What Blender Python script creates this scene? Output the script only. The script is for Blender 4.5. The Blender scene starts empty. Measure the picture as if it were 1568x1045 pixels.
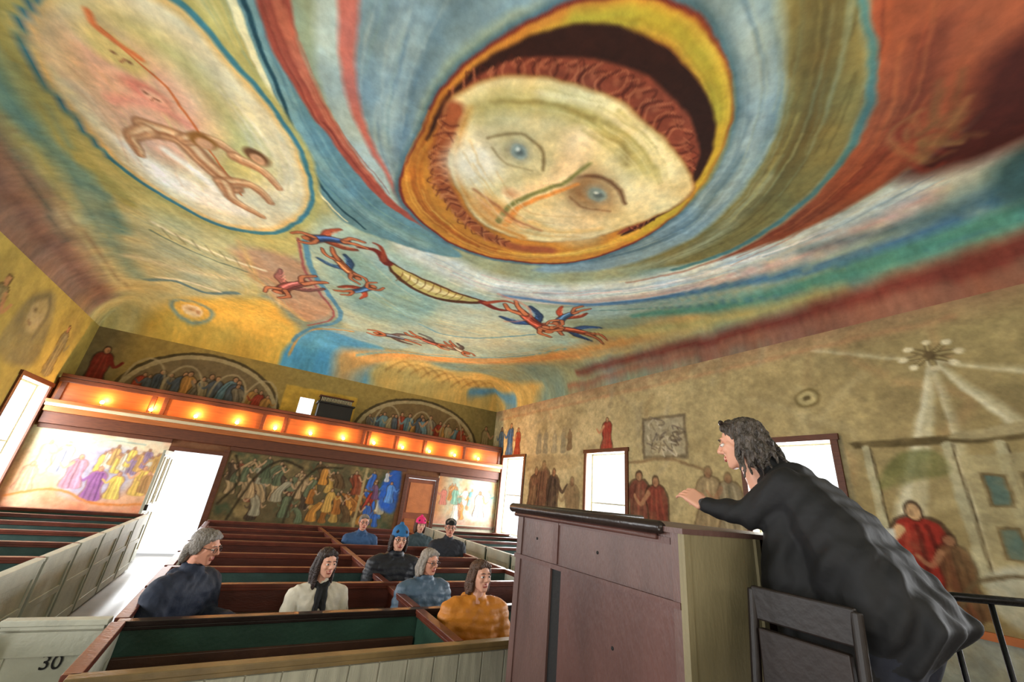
import bpy, bmesh, numpy as np, math, random
from mathutils import Vector, Matrix
random.seed(4); rng=np.random.RandomState(7)
S=bpy.context.scene
try:
    S.view_settings.view_transform='Standard'
except Exception: pass
XL,XR,YF,YU,YN=-3.7,6.42,11.2,11.8,-3.0
ZT,HC,CV=4.45,5.3,1.1
# ------------------------------------------------------------------ helpers
def lin(c):
    c=np.asarray(c,float); return np.where(c<=.04045,c/12.92,((c+.055)/1.055)**2.4)
def link(o,parent=None):
    bpy.context.collection.objects.link(o)
    if parent: o.parent=parent
    return o
def empty(name):
    o=bpy.data.objects.new(name,None); o.empty_display_size=.1; return link(o)
MATS={}
def mat(name,col,rough=.6,var=.15,scale=6,bump=.1,bscale=40,metal=0,emit=0,stretch=None,wave=None,spec=.4):
    if name in MATS: return MATS[name]
    m=bpy.data.materials.new(name); m.use_nodes=True; nt=m.node_tree; N=nt.nodes; L=nt.links
    b=N['Principled BSDF']; b.inputs['Roughness'].default_value=rough; b.inputs['Metallic'].default_value=metal
    b.inputs['Specular IOR Level'].default_value=spec
    tc=N.new('ShaderNodeTexCoord'); mp=N.new('ShaderNodeMapping'); L.new(tc.outputs['Object'],mp.inputs[0])
    if stretch: mp.inputs['Scale'].default_value=stretch
    nz=N.new('ShaderNodeTexNoise'); nz.inputs['Scale'].default_value=scale; nz.inputs['Detail'].default_value=6
    L.new(mp.outputs[0],nz.inputs[0])
    cr=N.new('ShaderNodeValToRGB'); c=lin(col)
    cr.color_ramp.elements[0].position=.3; cr.color_ramp.elements[1].position=.7
    cr.color_ramp.elements[0].color=(*np.clip(c*(1-var),0,1),1); cr.color_ramp.elements[1].color=(*np.clip(c*(1+var),0,1),1)
    L.new(nz.outputs[0],cr.inputs[0]); L.new(cr.outputs[0],b.inputs['Base Color'])
    n2=N.new('ShaderNodeTexNoise'); n2.inputs['Scale'].default_value=bscale; L.new(mp.outputs[0],n2.inputs[0])
    bp=N.new('ShaderNodeBump'); bp.inputs['Strength'].default_value=bump; bp.inputs['Distance'].default_value=.02
    if wave:
        w=N.new('ShaderNodeTexWave'); w.bands_direction=wave[0]; w.inputs['Scale'].default_value=wave[1]; w.inputs['Distortion'].default_value=wave[2]
        L.new(tc.outputs['Object'],w.inputs[0]); L.new(w.outputs[1],bp.inputs['Height']); bp.inputs['Strength'].default_value=wave[3]
    else: L.new(n2.outputs[0],bp.inputs['Height'])
    L.new(bp.outputs[0],b.inputs['Normal'])
    if emit:
        b.inputs['Emission Color'].default_value=(*c,1); b.inputs['Emission Strength'].default_value=emit
    MATS[name]=m; return m
def paintmat(name,rough=.85,bump=.22,bscale=18):
    m=bpy.data.materials.new(name); m.use_nodes=True; nt=m.node_tree; N=nt.nodes; L=nt.links
    b=N['Principled BSDF']; b.inputs['Roughness'].default_value=rough; b.inputs['Specular IOR Level'].default_value=.2
    a=N.new('ShaderNodeAttribute'); a.attribute_name='Col'
    tc=N.new('ShaderNodeTexCoord'); nz=N.new('ShaderNodeTexNoise'); nz.inputs['Scale'].default_value=11; nz.inputs['Detail'].default_value=10; nz.inputs['Roughness'].default_value=.7
    L.new(tc.outputs['Object'],nz.inputs[0])
    mr=N.new('ShaderNodeMapRange'); mr.inputs[1].default_value=.3; mr.inputs[2].default_value=.7; mr.inputs[3].default_value=.86; mr.inputs[4].default_value=1.13
    L.new(nz.outputs[0],mr.inputs[0])
    mx=N.new('ShaderNodeVectorMath'); mx.operation='SCALE'; L.new(a.outputs['Color'],mx.inputs[0]); L.new(mr.outputs[0],mx.inputs['Scale'])
    L.new(mx.outputs[0],b.inputs['Base Color'])
    n2=N.new('ShaderNodeTexNoise'); n2.inputs['Scale'].default_value=bscale; n2.inputs['Detail'].default_value=8; L.new(tc.outputs['Object'],n2.inputs[0])
    bp=N.new('ShaderNodeBump'); bp.inputs['Strength'].default_value=bump; bp.inputs['Distance'].default_value=.02
    L.new(n2.outputs[0],bp.inputs['Height']); L.new(bp.outputs[0],b.inputs['Normal'])
    return m
class MB:
    def __init__(s): s.v=[];s.f=[];s.m=[];s.mats=[]
    def mi(s,m):
        if m not in s.mats: s.mats.append(m)
        return s.mats.index(m)
    def add(s,vs,fs,m):
        k=len(s.v); s.v+= [tuple(v) for v in vs]; i=s.mi(m)
        for f in fs: s.f.append([a+k for a in f]); s.m.append(i)
    def box(s,x0,x1,y0,y1,z0,z1,m,M=None):
        vs=[Vector((x,y,z)) for z in(z0,z1) for y in(y0,y1) for x in(x0,x1)]
        if M: vs=[M@v for v in vs]
        s.add(vs,[(0,2,3,1),(4,5,7,6),(0,1,5,4),(2,6,7,3),(0,4,6,2),(1,3,7,5)],m)
    def tube(s,pts,r,m,n=10):
        pts=[Vector(p) for p in pts]; rs=r if isinstance(r,(list,tuple)) else [r]*len(pts); vs=[];fs=[]
        for i,p in enumerate(pts):
            d=(pts[min(i+1,len(pts)-1)]-pts[max(i-1,0)]).normalized()
            a=d.orthogonal().normalized() if i==0 else (a-d*a.dot(d)).normalized()
            b=d.cross(a)
            for k in range(n):
                t=2*math.pi*k/n; vs.append(p+(a*math.cos(t)+b*math.sin(t))*rs[i])
        for i in range(len(pts)-1):
            for k in range(n):
                k2=(k+1)%n; fs.append((i*n+k,i*n+k2,(i+1)*n+k2,(i+1)*n+k))
        fs.append(tuple(reversed(range(n)))); fs.append(tuple(range((len(pts)-1)*n,len(pts)*n)))
        s.add(vs,fs,m)
    def ball(s,c,r,m,n=12,M=None):
        c=Vector(c); rr=r if isinstance(r,(tuple,list)) else (r,r,r); vs=[];fs=[]
        for i in range(n//2+1):
            ph=math.pi*i/(n//2)
            for k in range(n):
                t=2*math.pi*k/n; v=Vector((rr[0]*math.sin(ph)*math.cos(t),rr[1]*math.sin(ph)*math.sin(t),rr[2]*math.cos(ph)))+c
                vs.append(M@v if M else v)
        for i in range(n//2):
            for k in range(n):
                k2=(k+1)%n; fs.append((i*n+k,(i+1)*n+k,(i+1)*n+k2,i*n+k2))
        s.add(vs,fs,m)
    def obj(s,name,parent=None,bevel=0,smooth=False):
        me=bpy.data.meshes.new(name); me.from_pydata(s.v,[],s.f)
        for m in s.mats: me.materials.append(m)
        me.polygons.foreach_set('material_index',s.m)
        if smooth: me.polygons.foreach_set('use_smooth',[True]*len(s.f))
        me.update(); o=bpy.data.objects.new(name,me); link(o,parent)
        if bevel:
            b=o.modifiers.new('b','BEVEL'); b.width=bevel; b.segments=2; b.limit_method='ANGLE'
        return o
# ------------------------------------------------------------------ painting
TAB=rng.rand(256,256).astype(np.float32)
def vn(x,y):
    xi=np.floor(x).astype(int); yi=np.floor(y).astype(int); fx=x-xi; fy=y-yi
    fx=fx*fx*(3-2*fx); fy=fy*fy*(3-2*fy)
    a=TAB[xi%256,yi%256];b=TAB[(xi+1)%256,yi%256];c=TAB[xi%256,(yi+1)%256];d=TAB[(xi+1)%256,(yi+1)%256]
    return (a*(1-fx)+b*fx)*(1-fy)+(c*(1-fx)+d*fx)*fy
def fbm(x,y,o=4):
    t=0;a=.5;s=0
    for i in range(o):
        t=t+a*vn(x+i*17.3,y+i*9.1); s+=a; a*=.55; x=x*2.1; y=y*2.1
    return t/s
def cat(pts,closed,n=6):
    P=np.array(pts,float); m=len(P); out=[]
    if m<3: return P
    R=range(m) if closed else range(m-1)
    for i in R:
        p0=P[(i-1)%m] if closed or i>0 else P[0]; p1=P[i]; p2=P[(i+1)%m]; p3=P[(i+2)%m] if closed or i+2<m else P[-1]
        for k in range(n):
            t=k/n; out.append(.5*((2*p1)+(-p0+p2)*t+(2*p0-5*p1+4*p2-p3)*t*t+(-p0+3*p1-3*p2+p3)*t**3))
    if not closed: out.append(P[-1])
    return np.array(out)
class Canvas:
    def __init__(s,u,v,base,warp=.04,wf=2.0,hw=.012,hf=9):
        s.u=np.asarray(u,float); s.v=np.asarray(v,float)
        s.U,s.V=np.meshgrid(s.u,s.v,indexing='ij')
        s.W1=s.U+warp*2*(fbm(s.U*wf+5,s.V*wf+3)-.5)+hw*2*(fbm(s.U*hf+15,s.V*hf+3,2)-.5); s.W2=s.V+warp*2*(fbm(s.U*wf+55,s.V*wf+33)-.5)+hw*2*(fbm(s.U*hf+95,s.V*hf+13,2)-.5)
        s.col=np.ones(s.U.shape+(3,))*np.array(base); s.mg=warp+hw+.02
    def sl(s,P,m):
        m+=s.mg
        a,b=np.searchsorted(s.u,[P[:,0].min()-m,P[:,0].max()+m]); c,d=np.searchsorted(s.v,[P[:,1].min()-m,P[:,1].max()+m])
        return slice(a,b),slice(c,d)
    def put(s,sl,mask,c,al):
        k=(np.clip(mask,0,1)*al)[...,None]; s.col[sl]=s.col[sl]*(1-k)+np.array(c)*k
    def poly(s,pts,c,soft=.03,al=1,smooth=True):
        P=cat(pts,True) if smooth else np.array(pts,float); sl=s.sl(P,soft); x=s.W1[sl];y=s.W2[sl]
        if x.size==0: return
        ins=np.zeros(x.shape,bool); dm=np.full(x.shape,1e9)
        for i in range(len(P)):
            a=P[i-1];b=P[i]; e=b-a
            if abs(e[0])+abs(e[1])<1e-9: continue
            t=np.clip(((x-a[0])*e[0]+(y-a[1])*e[1])/(e@e),0,1); dm=np.minimum(dm,(x-a[0]-t*e[0])**2+(y-a[1]-t*e[1])**2)
            if e[1]!=0: ins^=((a[1]>y)!=(b[1]>y))&(x<(b[0]-a[0])*(y-a[1])/(b[1]-a[1])+a[0])
        d=np.sqrt(dm); sd=np.where(ins,-d,d); s.put(sl,.5-sd/(2*soft),c,al)
    def stroke(s,pts,w,c,soft=.02,al=1,smooth=True):
        P=cat(pts,False) if smooth else np.array(pts,float)
        w0,w1=(w if isinstance(w,(tuple,list)) else (w,w)); sl=s.sl(P,max(w0,w1)/2+soft); x=s.W1[sl];y=s.W2[sl]
        if x.size==0: return
        best=np.full(x.shape,1e9); n=len(P)-1
        for i in range(n):
            a=P[i];e=P[i+1]-a; q=e@e
            if q<1e-12: continue
            t=np.clip(((x-a[0])*e[0]+(y-a[1])*e[1])/q,0,1)
            d=np.sqrt((x-a[0]-t*e[0])**2+(y-a[1]-t*e[1])**2)-(w0+(w1-w0)*(i+t)/n)/2
            best=np.minimum(best,d)
        s.put(sl,.5-best/(2*soft),c,al)
    def band(s,pts,spread,n,cols,w=.03,al=.4,soft=.015):
        P=cat(pts,False,4); T=np.gradient(P,axis=0); T/=np.linalg.norm(T,axis=1)[:,None]+1e-9; Nn=np.stack([-T[:,1],T[:,0]],1); m=len(P)
        for k in range(n):
            a=random.randint(0,max(0,m-5)); b=min(m,a+random.randint(4,max(5,m//2))); off=(random.random()-.5)*spread; dr=(random.random()-.5)*spread*.3
            Q=P[a:b]+Nn[a:b]*(off+dr*np.linspace(0,1,b-a))[:,None]; ww=w*(.4+random.random())
            s.stroke(Q,(ww,ww*.4),random.choice(cols),soft,al*(.5+.5*random.random()),False)
    def ell(s,cx,cy,rx,ry,c,rot=0,soft=.02,al=1):
        m=max(rx,ry); P=np.array([[cx-m,cy-m],[cx+m,cy+m]]); sl=s.sl(P,soft); x=s.W1[sl]-cx;y=s.W2[sl]-cy
        if x.size==0: return
        ca,sa=math.cos(rot),math.sin(rot); X=x*ca+y*sa; Y=-x*sa+y*ca
        d=(np.sqrt((X/rx)**2+(Y/ry)**2)-1)*min(rx,ry); s.put(sl,.5-d/(2*soft),c,al)
    def tint(s,f): s.col*=f[...,None]
    def mix(s,mask,c):
        k=np.clip(mask,0,1)[...,None]; s.col=s.col*(1-k)+np.array(c)*k
    def age(s,amt,c,f=8): s.mix(np.clip(fbm(s.U*f+7,s.V*f+3,4)*3-1.2,0,1)*amt,c)
    def mesh(s,name,fn,material,holes=()):
        nu,nv=s.U.shape; co=fn(s.U,s.V).reshape(-1,3)
        ii,jj=np.meshgrid(np.arange(nu-1),np.arange(nv-1),indexing='ij')
        uc=(s.u[:-1]+s.u[1:])/2; vc=(s.v[:-1]+s.v[1:])/2; keep=np.ones(ii.shape,bool)
        for a,b,c,d in holes: keep&=~((uc[:,None]>a)&(uc[:,None]<b)&(vc[None]>c)&(vc[None]<d))
        ii=ii[keep];jj=jj[keep]; q=np.stack([ii*nv+jj,(ii+1)*nv+jj,(ii+1)*nv+jj+1,ii*nv+jj+1],1).astype(np.int32)
        me=bpy.data.meshes.new(name); me.vertices.add(nu*nv); me.vertices.foreach_set('co',co.ravel().astype(np.float32))
        n=len(q); me.loops.add(n*4); me.loops.foreach_set('vertex_index',q.ravel()); me.polygons.add(n)
        me.polygons.foreach_set('loop_start',np.arange(0,n*4,4,dtype=np.int32)); me.polygons.foreach_set('loop_total',np.full(n,4,np.int32))
        me.update(calc_edges=True)
        a=me.color_attributes.new('Col','FLOAT_COLOR','POINT'); c=np.ones((nu*nv,4),np.float32); c[:,:3]=lin(np.clip(s.col,0,1)).reshape(-1,3)
        a.data.foreach_set('color',c.ravel()); me.polygons.foreach_set('use_smooth',np.ones(n,bool))
        me.materials.append(material); o=bpy.data.objects.new(name,me); return link(o)
def axis(a,b,st,extra=()):
    return np.unique(np.round(np.concatenate([np.linspace(a,b,int((b-a)/st)+1),list(extra)]),4))
SK=(.74,.54,.40)
def fig(cv,u,z0,h,robe,skin=SK,w=.32,lean=0,al=1,dark=(.2,.13,.09),arm=1,head=None):
    w*=h; t=z0+h; ln=lean*h
    body=[(u-w*.55,z0),(u-w*.45,z0+.35*h),(u-w*.5+ln*.7,z0+.68*h),(u-w*.25+ln,z0+.84*h),(u+w*.25+ln,z0+.84*h),(u+w*.5+ln*.7,z0+.68*h),(u+w*.42,z0+.35*h),(u+w*.6,z0)]
    big=[(u+(p[0]-u)*1.16,z0+(p[1]-z0)*1.02+.01*h) for p in body]
    cv.poly(big,dark,.012,al*.7); cv.poly(body,robe,.012,al)
    r=np.array(robe)
    for k in range(3):
        x0=u+w*(-.3+.3*k); cv.stroke([(x0*.6+u*.4+ln*.8,z0+.78*h),(x0,z0+.4*h),(x0*1.1-u*.1,z0)],w*.10,np.clip(r*random.choice([.55,.7,1.35,1.25]),0,1),.010,al*.7)
    cv.ell(u+ln*1.15,z0+.92*h,.075*h,.095*h,dark,0,.01,al*.8); cv.ell(u+ln*1.15,z0+.91*h,.055*h,.072*h,skin,0,.01,al); cv.ell(u+ln*1.15+.02*h,z0+.90*h,.02*h,.03*h,np.array(skin)*.75,0,.01,al)
    if arm: cv.stroke([(u+w*.35*arm+ln,z0+.74*h),(u+w*.75*arm+ln,z0+.55*h),(u+w*1.1*arm+ln,z0+.68*h)],(.09*h,.05*h),robe if random.random()<.5 else skin,.01,al)
def fly(cv,x,y,L,ang,robe,wing=None,skin=(.76,.46,.30)):
    ca,sa=math.cos(ang),math.sin(ang)
    T=lambda a,b:(x+(a*ca-b*sa)*L,y+(a*sa+b*ca)*L)
    dk=(.28,.15,.12); r=np.array(robe)
    if wing is not None:
        for q,sg in((1,1),(.8,-1)):
            cv.stroke([T(0,.05*sg),T(-.22,.32*sg),T(-.6,.42*sg)],(.26*L,.08*L),np.array(wing)*.6*q,.02); cv.stroke([T(0,.05*sg),T(-.22,.32*sg),T(-.58,.42*sg)],(.2*L,.05*L),np.array(wing)*q,.02)
            for j in range(3): cv.stroke([T(-.1-.12*j,(.18+.07*j)*sg),T(-.3-.12*j,(.22+.06*j)*sg)],.025*L,np.clip(np.array(wing)*1.5+.05,0,1),.012,.7)
    cv.stroke([T(.38,0),T(0,.02),T(-.5,-.1)],(.34*L,.22*L),dk,.02); cv.stroke([T(.38,0),T(0,.02),T(-.5,-.1)],(.28*L,.16*L),robe,.02)
    cv.stroke([T(.3,.05),T(-.1,.06),T(-.5,-.03)],(.07*L,.04*L),np.clip(r*1.5+.08,0,1),.015); cv.stroke([T(.3,-.07),T(-.1,-.06),T(-.5,-.14)],(.06*L,.04*L),r*.6,.015)
    for q in([T(-.4,-.06),T(-.7,.04),T(-.95,-.08)],[T(-.4,-.1),T(-.7,-.2),T(-.92,-.34)],[T(.3,.05),T(.52,.24),T(.82,.2)],[T(.3,-.05),T(.56,-.2),T(.84,-.12)]):
        cv.stroke(q,(.15*L,.09*L),dk,.015); cv.stroke(q,(.11*L,.06*L),skin,.015)
    cv.ell(*T(.52,.02),.13*L,.12*L,(.38,.20,.11),ang,.015); cv.ell(*T(.55,.02),.085*L,.085*L,skin,ang,.015)
def A(s): return [tuple(float(q)/100 for q in p.split(',')) for p in s.split()]
# ---- ceiling canvas
th=np.linspace(0,math.pi/2,26)
cl=CV*(1-np.cos(th))
ux=np.unique(np.round(np.concatenate([XL+cl,XR-cl,np.arange(XL+CV,XR-CV,.015)]),4))
vy=np.unique(np.round(np.concatenate([YN+cl,YU-cl,np.arange(YN+CV,-.2,.06),np.arange(-.2,6.8,.015),np.arange(6.8,YU-CV,.021)]),4))
c=Canvas(ux,vy,(.50,.60,.54),.05,1.5,.012,7)
U,V=c.U,c.V
c.mix(fbm(U*.8,V*.8)*2-.6,(.64,.64,.47))
c.poly([(-3.8,2),(-1.6,2),(-1.0,3.2),(-.55,4.5),(-.1,5.4),(-.1,6.6),(-.5,7.6),(-.9,9.5),(-1.5,11.9),(-3.8,11.9)],(.74,.70,.43),.2)
c.poly([(-3.8,6.8),(-2.9,7.2),(-1.5,7.2),(-.8,8.0),(-1.3,9.6),(-2.3,11.9),(-3.8,11.9)],(.76,.76,.57),.35)
c.poly([(-2.8,8.2),(-1.6,8.3),(-1.2,9.4),(-2.2,10)],(.70,.74,.62),.3,.8)
c.stroke([(-2.7,2.2),(-3.05,3.6),(-3.2,5.2),(-3.0,6.8),(-2.95,8.2)],.32,(.44,.59,.54),.08)
c.stroke([(-3.05,7.2),(-3.1,8.6),(-3.0,10.2)],.25,(.56,.66,.57),.1)
c.stroke([(-2.35,2.2),(-2.75,3.2),(-2.95,4.6),(-2.95,6.0),(-2.6,7.2)],.22,(.66,.64,.38),.05)
c.stroke([(-3.6,2),(-3.6,5),(-3.62,8),(-3.6,11)],(.5,.3),(.54,.43,.37),.1)
c.stroke([(-3.35,2),(-3.38,5.2),(-3.5,8.5)],(.08,.03),(.30,.35,.34),.04)
c.band([(-3.55,2),(-3.55,6),(-3.5,11)],.4,26,[(.66,.54,.44),(.42,.33,.30),(.50,.50,.46)],.06,.5,.03)
c.band([(-2.75,2.3),(-3.1,4),(-3.15,6),(-2.95,8.5)],.6,30,[(.34,.52,.50),(.58,.70,.60),(.72,.72,.46),(.50,.58,.40)],.04,.5)
c.stroke([(-1.9,2.4),(-1.45,3.2),(-1.05,4.1),(-.7,5.0),(-.3,5.9)],(.3,.1),(.80,.78,.54),.1,.8)
c.stroke([(-2.25,2.2),(-1.85,3.0),(-1.3,3.65),(-.9,4.3),(-.55,5.1)],(.08,.05),(.52,.60,.42),.04,.7)
c.band([(-2.1,2.2),(-1.5,3.1),(-1.0,4.1),(-.6,5.1),(-.3,6.0)],.5,26,[(.60,.62,.34),(.86,.84,.62),(.52,.62,.50),(.72,.62,.34)],.03,.5)
c.poly([(-2.9,11.9),(-2.6,11.2),(-1.6,10.3),(-.7,9.6),(-.3,10.4),(.1,11.2),(0,11.9)],(.86,.72,.34),.15)
c.poly([(-1.3,7.6),(-.4,7.2),(.15,8.0),(.6,9.2),(.2,10.3),(-.5,9.6),(-1,8.6)],(.72,.59,.46),.12)
c.stroke([(-1.2,7.3),(-.9,8.6),(-.45,9.6),(.1,10.3)],.10,(.82,.70,.46),.05,.8)
c.stroke([(-3.0,9.2),(-2.2,9.3),(-1.2,8.9)],.15,(.86,.85,.70),.08,.8)
c.poly([(-.05,5.6),(.6,5.5),(1.6,6.0),(3,6.1),(4.4,6.1),(5.6,6.4),(5.4,8.2),(4.4,9.8),(3.2,10.4),(1.4,10.4),(.75,9.4),(.2,8),(-.3,6.8)],(.69,.76,.66),.12)
c.poly([(.5,5.6),(1.6,6.1),(2.4,7.2),(2,8.6),(1,8.8),(.2,7.2)],(.56,.69,.63),.25)
c.poly([(2.6,6.9),(4.6,6.8),(4.6,8.4),(3,8.8)],(.78,.80,.67),.25)
c.poly([(.0,11.9),(.15,11.2),(.6,10.6),(1.5,10.35),(2.2,10.9),(2.5,11.9)],(.36,.64,.78),.06)
c.poly([(.5,10.5),(1.3,10.0),(2.6,10.1),(2.2,10.7)],(.60,.73,.72),.08)
c.stroke([(0,11.7),(.2,11.0),(.75,10.4),(1.2,10.15)],.07,(.80,.64,.37),.02)
c.stroke([(-.28,6.5),(-.1,7.4),(.35,8.3),(.72,9.1),(.7,9.9),(.35,10.6),(.0,11.4)],.10,(.34,.55,.64),.02)
c.stroke([(-.38,6.5),(-.2,7.5),(.22,8.4),(.58,9.2),(.55,9.9),(.2,10.6)],.05,(.60,.34,.32),.02)
c.stroke([(1.4,11.6),(2.6,11.1),(4,10.2),(5.2,9.0),(5.75,7.4),(5.95,5.6),(6.0,4)],(.65,.34),(.85,.67,.41),.16)
c.stroke([(3.4,10.8),(4.6,9.9),(5.5,8.6),(6.0,6.8)],(.12,.08),(.82,.56,.34),.08,.8)
c.band([(1.4,11.4),(2.8,10.9),(4.2,9.9),(5.3,8.4),(5.8,6.4),(6.0,4.4)],.6,30,[(.90,.76,.46),(.80,.54,.30),(.70,.72,.56),(.86,.62,.34)],.05,.5)
c.stroke([(1.6,11.4),(2.8,10.7),(4,9.9),(5.1,8.6),(5.6,7.2)],(.07,.05),(.46,.68,.68),.03)
c.poly([(2.4,11.9),(2.5,11.3),(3.4,11.0),(4.2,11.1),(5.0,10.8),(5.9,10.5),(6.3,9),(6.45,11.9)],(.82,.71,.42),.1)
for k in range(9): c.stroke([(2.5+k*.35,11.6),(2.9+k*.35,11.25),(3.4+k*.35,11.5)],.05,(.56,.44,.24),.03,.6)
c.stroke([(5.3,11.65),(6.2,11.4),(6.35,10.6)],.2,(.42,.62,.72),.06)
c.band([(.3,6.0),(1.2,7.0),(2.6,7.6),(4.4,7.2)],1.6,40,[(.80,.84,.74),(.52,.68,.66),(.62,.70,.52),(.84,.80,.62)],.04,.4,.025)
c.band([(-2.9,7.4),(-1.8,8.2),(-1.0,9.0),(-.8,10)],1.4,34,[(.86,.84,.66),(.60,.66,.50),(.80,.76,.44),(.56,.66,.60)],.04,.4,.025)
# right concentric sweep
c.stroke([(.6,6.0),(1.8,6.5),(3.2,6.35),(4.5,5.6),(5.35,4.3),(5.75,2.8),(5.85,1.2),(5.6,-.4)],.55,(.64,.73,.68),.15)
c.stroke([(1.2,5.5),(2.4,5.75),(3.6,5.3),(4.5,4.4),(5.1,3.1),(5.35,1.8),(5.2,.7),(4.7,-.3)],.66,(.82,.85,.80),.13)
c.stroke([(3.2,5.9),(4.6,4.9),(5.35,3.4),(5.6,1.9),(5.45,.8)],(.16,.24),(.84,.66,.62),.1,.75)
c.stroke([(3.6,5.3),(4.4,4.55),(5.0,3.5),(5.2,2.2)],(.16,.1),(.55,.64,.70),.08,.7)
c.stroke([(2.8,5.6),(4.0,5.0),(4.8,4.0),(5.2,2.6),(5.3,1.6)],(.05,.12),(.95,.94,.90),.05)
c.stroke([(4.5,5.1),(5.2,4.0),(5.5,2.6),(5.5,1.5)],(.04,.08),(.95,.91,.87),.04,.9)
c.band([(1.4,5.7),(2.8,5.8),(4.1,5.0),(5.0,3.6),(5.4,2.0),(5.2,.6)],.8,44,[(.93,.93,.88),(.60,.72,.76),(.82,.62,.58),(.50,.62,.66),(.86,.84,.70)],.04,.5)
c.stroke([(3.1,5.9),(4.5,5.1),(5.3,3.9),(5.82,2.4),(5.95,1.1),(5.7,-.2)],(.08,.2),(.34,.52,.66),.04)
c.stroke([(5.4,4.9),(5.9,3.6),(6.1,1.9),(6.05,.4),(5.9,-.5)],(.15,.28),(.36,.60,.54),.06)
c.stroke([(5.5,2.0),(5.75,.9),(5.7,0)],(.1,.2),(.26,.40,.46),.08,.7)
c.band([(4.2,5.6),(5.3,4.3),(5.9,2.6),(6.0,1.0),(5.8,-.3)],.4,30,[(.26,.42,.56),(.46,.70,.66),(.70,.74,.56),(.24,.46,.42)],.03,.5)
c.stroke([(5.3,6.4),(5.9,5.0),(6.15,3.3),(6.25,1.9)],(.3,.1),(.74,.70,.45),.08)
c.stroke([(6.25,7.5),(6.32,5),(6.35,3),(6.33,1),(6.2,-.8)],(.08,.22),(.48,.24,.20),.06)
c.stroke([(6.4,8),(6.4,2),(6.4,-1)],(.03,.08),(.60,.40,.32),.03)
c.poly([(5.0,-1.0),(5.25,.1),(5.7,.35),(6.0,.1),(5.9,-1.2)],(.26,.38,.38),.1)
c.poly([(1.5,-.6),(2.78,.33),(3.35,.48),(3.96,.79),(4.55,1.42),(4.86,2.3),(4.8,3.3),(4.4,4.1),(4.75,3.4),(4.98,2.5),(5.05,1.5),(4.75,.55),(4.4,.0),(3.6,-.8)],(.58,.31,.20),.04)
c.poly([(3.9,-.1),(4.5,.3),(4.9,.8),(5.2,.3),(5.0,-.6),(4,-1)],(.26,.11,.09),.15)
c.stroke([(3.4,.15),(4.2,.55),(4.7,1.2),(4.9,2.1)],(.16,.06),(.42,.20,.14),.12)
c.band([(2.4,-.1),(3.6,.4),(4.4,1.0),(4.8,1.8),(4.9,2.8)],.5,36,[(.74,.44,.26),(.38,.17,.12),(.66,.34,.20),(.48,.22,.15)],.035,.5)
c.poly([(1.5,.0),(2.24,.60),(2.74,.85),(3.32,1.2),(3.9,1.9),(4.15,2.8),(3.9,3.9),(4.5,3.4),(4.8,2.6),(4.5,1.5),(3.96,.86),(3.35,.53),(2.6,.33),(1.9,-.2)],(.47,.44,.26),.05)
c.stroke([(2.0,.2),(2.9,.7),(3.6,1.1),(4.15,1.8),(4.35,2.7)],(.3,.14),(.34,.31,.18),.12)
c.stroke([(3.9,1.6),(4.3,2.3),(4.4,3.1),(4.1,3.9)],(.1,.2),(.58,.60,.46),.08)
c.band([(1.8,.1),(2.9,.65),(3.8,1.3),(4.35,2.2),(4.3,3.4)],.5,36,[(.30,.27,.14),(.62,.58,.34),(.50,.54,.42),(.40,.34,.18)],.035,.5)
c.stroke([(1.6,-.3),(2.6,.30),(3.35,.5),(3.96,.82),(4.52,1.45),(4.82,2.5),(4.65,3.4)],(.05,.08),(.28,.46,.46),.02,.9)
c.poly([(.4,1.4),(1.0,.9),(1.6,.5),(2.24,.66),(2.74,.88),(3.32,1.24),(3.9,1.93),(4.18,2.8),(3.9,4.0),(3.0,4.8),(3.4,3.6),(3.2,2),(2,1.1),(1,1.6)],(.50,.59,.60),.05)
c.stroke([(2.2,.85),(3.0,1.2),(3.65,1.9),(3.95,2.7),(3.8,3.6)],(.12,.1),(.62,.70,.70),.07)
c.stroke([(3.4,1.6),(3.85,2.4),(3.9,3.2),(3.5,4.0)],(.06,.18),(.34,.44,.47),.06)
c.band([(1.6,.7),(2.6,.95),(3.5,1.6),(3.95,2.7),(3.7,3.8)],.4,26,[(.66,.74,.74),(.38,.48,.52),(.58,.62,.52)],.03,.5)
# left of eye: arcs
c.poly([(-1.9,1.4),(-1.16,3.06),(-.94,3.62),(-.59,4.49),(-.13,5.24),(.45,5.6),(1.9,5.3),(1.24,4.9),(.5,4.6),(-.16,4.06),(-.68,3.43),(-.95,2.7),(-1.2,1.4)],(.38,.54,.57),.03)
c.stroke([(-1.2,2.4),(-.85,3.5),(-.35,4.45),(.4,5.1),(1.3,5.3)],(.1,.2),(.52,.66,.65),.08,.8)
c.band([(-1.4,2),(-.95,3.3),(-.4,4.4),(.4,5.1),(1.4,5.3)],.4,26,[(.28,.44,.50),(.60,.74,.72),(.40,.56,.50)],.03,.5)
c.poly([(-.9,1.4),(-.6,2.7),(-.45,3.4),(.0,4.1),(.8,4.7),(1.9,5.0),(.83,4.7),(.37,4.13),(-.1,3.5),(-.35,2.8),(-.4,1.4)],(.64,.72,.70),.04)
c.poly([(-.4,1.4),(-.35,2.52),(-.1,3.5),(.37,4.13),(.83,4.7),(1.24,4.9),(.6,4.4),(.45,3.4),(.5,2.5),(.8,1.8),(1.3,1.2),(.6,1.2)],(.48,.58,.60),.05)
c.stroke([(-.05,1.6),(.1,2.6),(.2,3.4),(.5,4.2)],(.3,.1),(.62,.69,.67),.12,.8)
c.stroke([(.6,1.3),(.35,2.3),(.36,3.3),(.55,4.1)],(.2,.06),(.36,.46,.50),.08,.7)
c.band([(.2,1.4),(.1,2.5),(.2,3.5),(.6,4.3)],.6,30,[(.36,.48,.54),(.68,.74,.70),(.52,.62,.58)],.035,.45)
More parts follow.
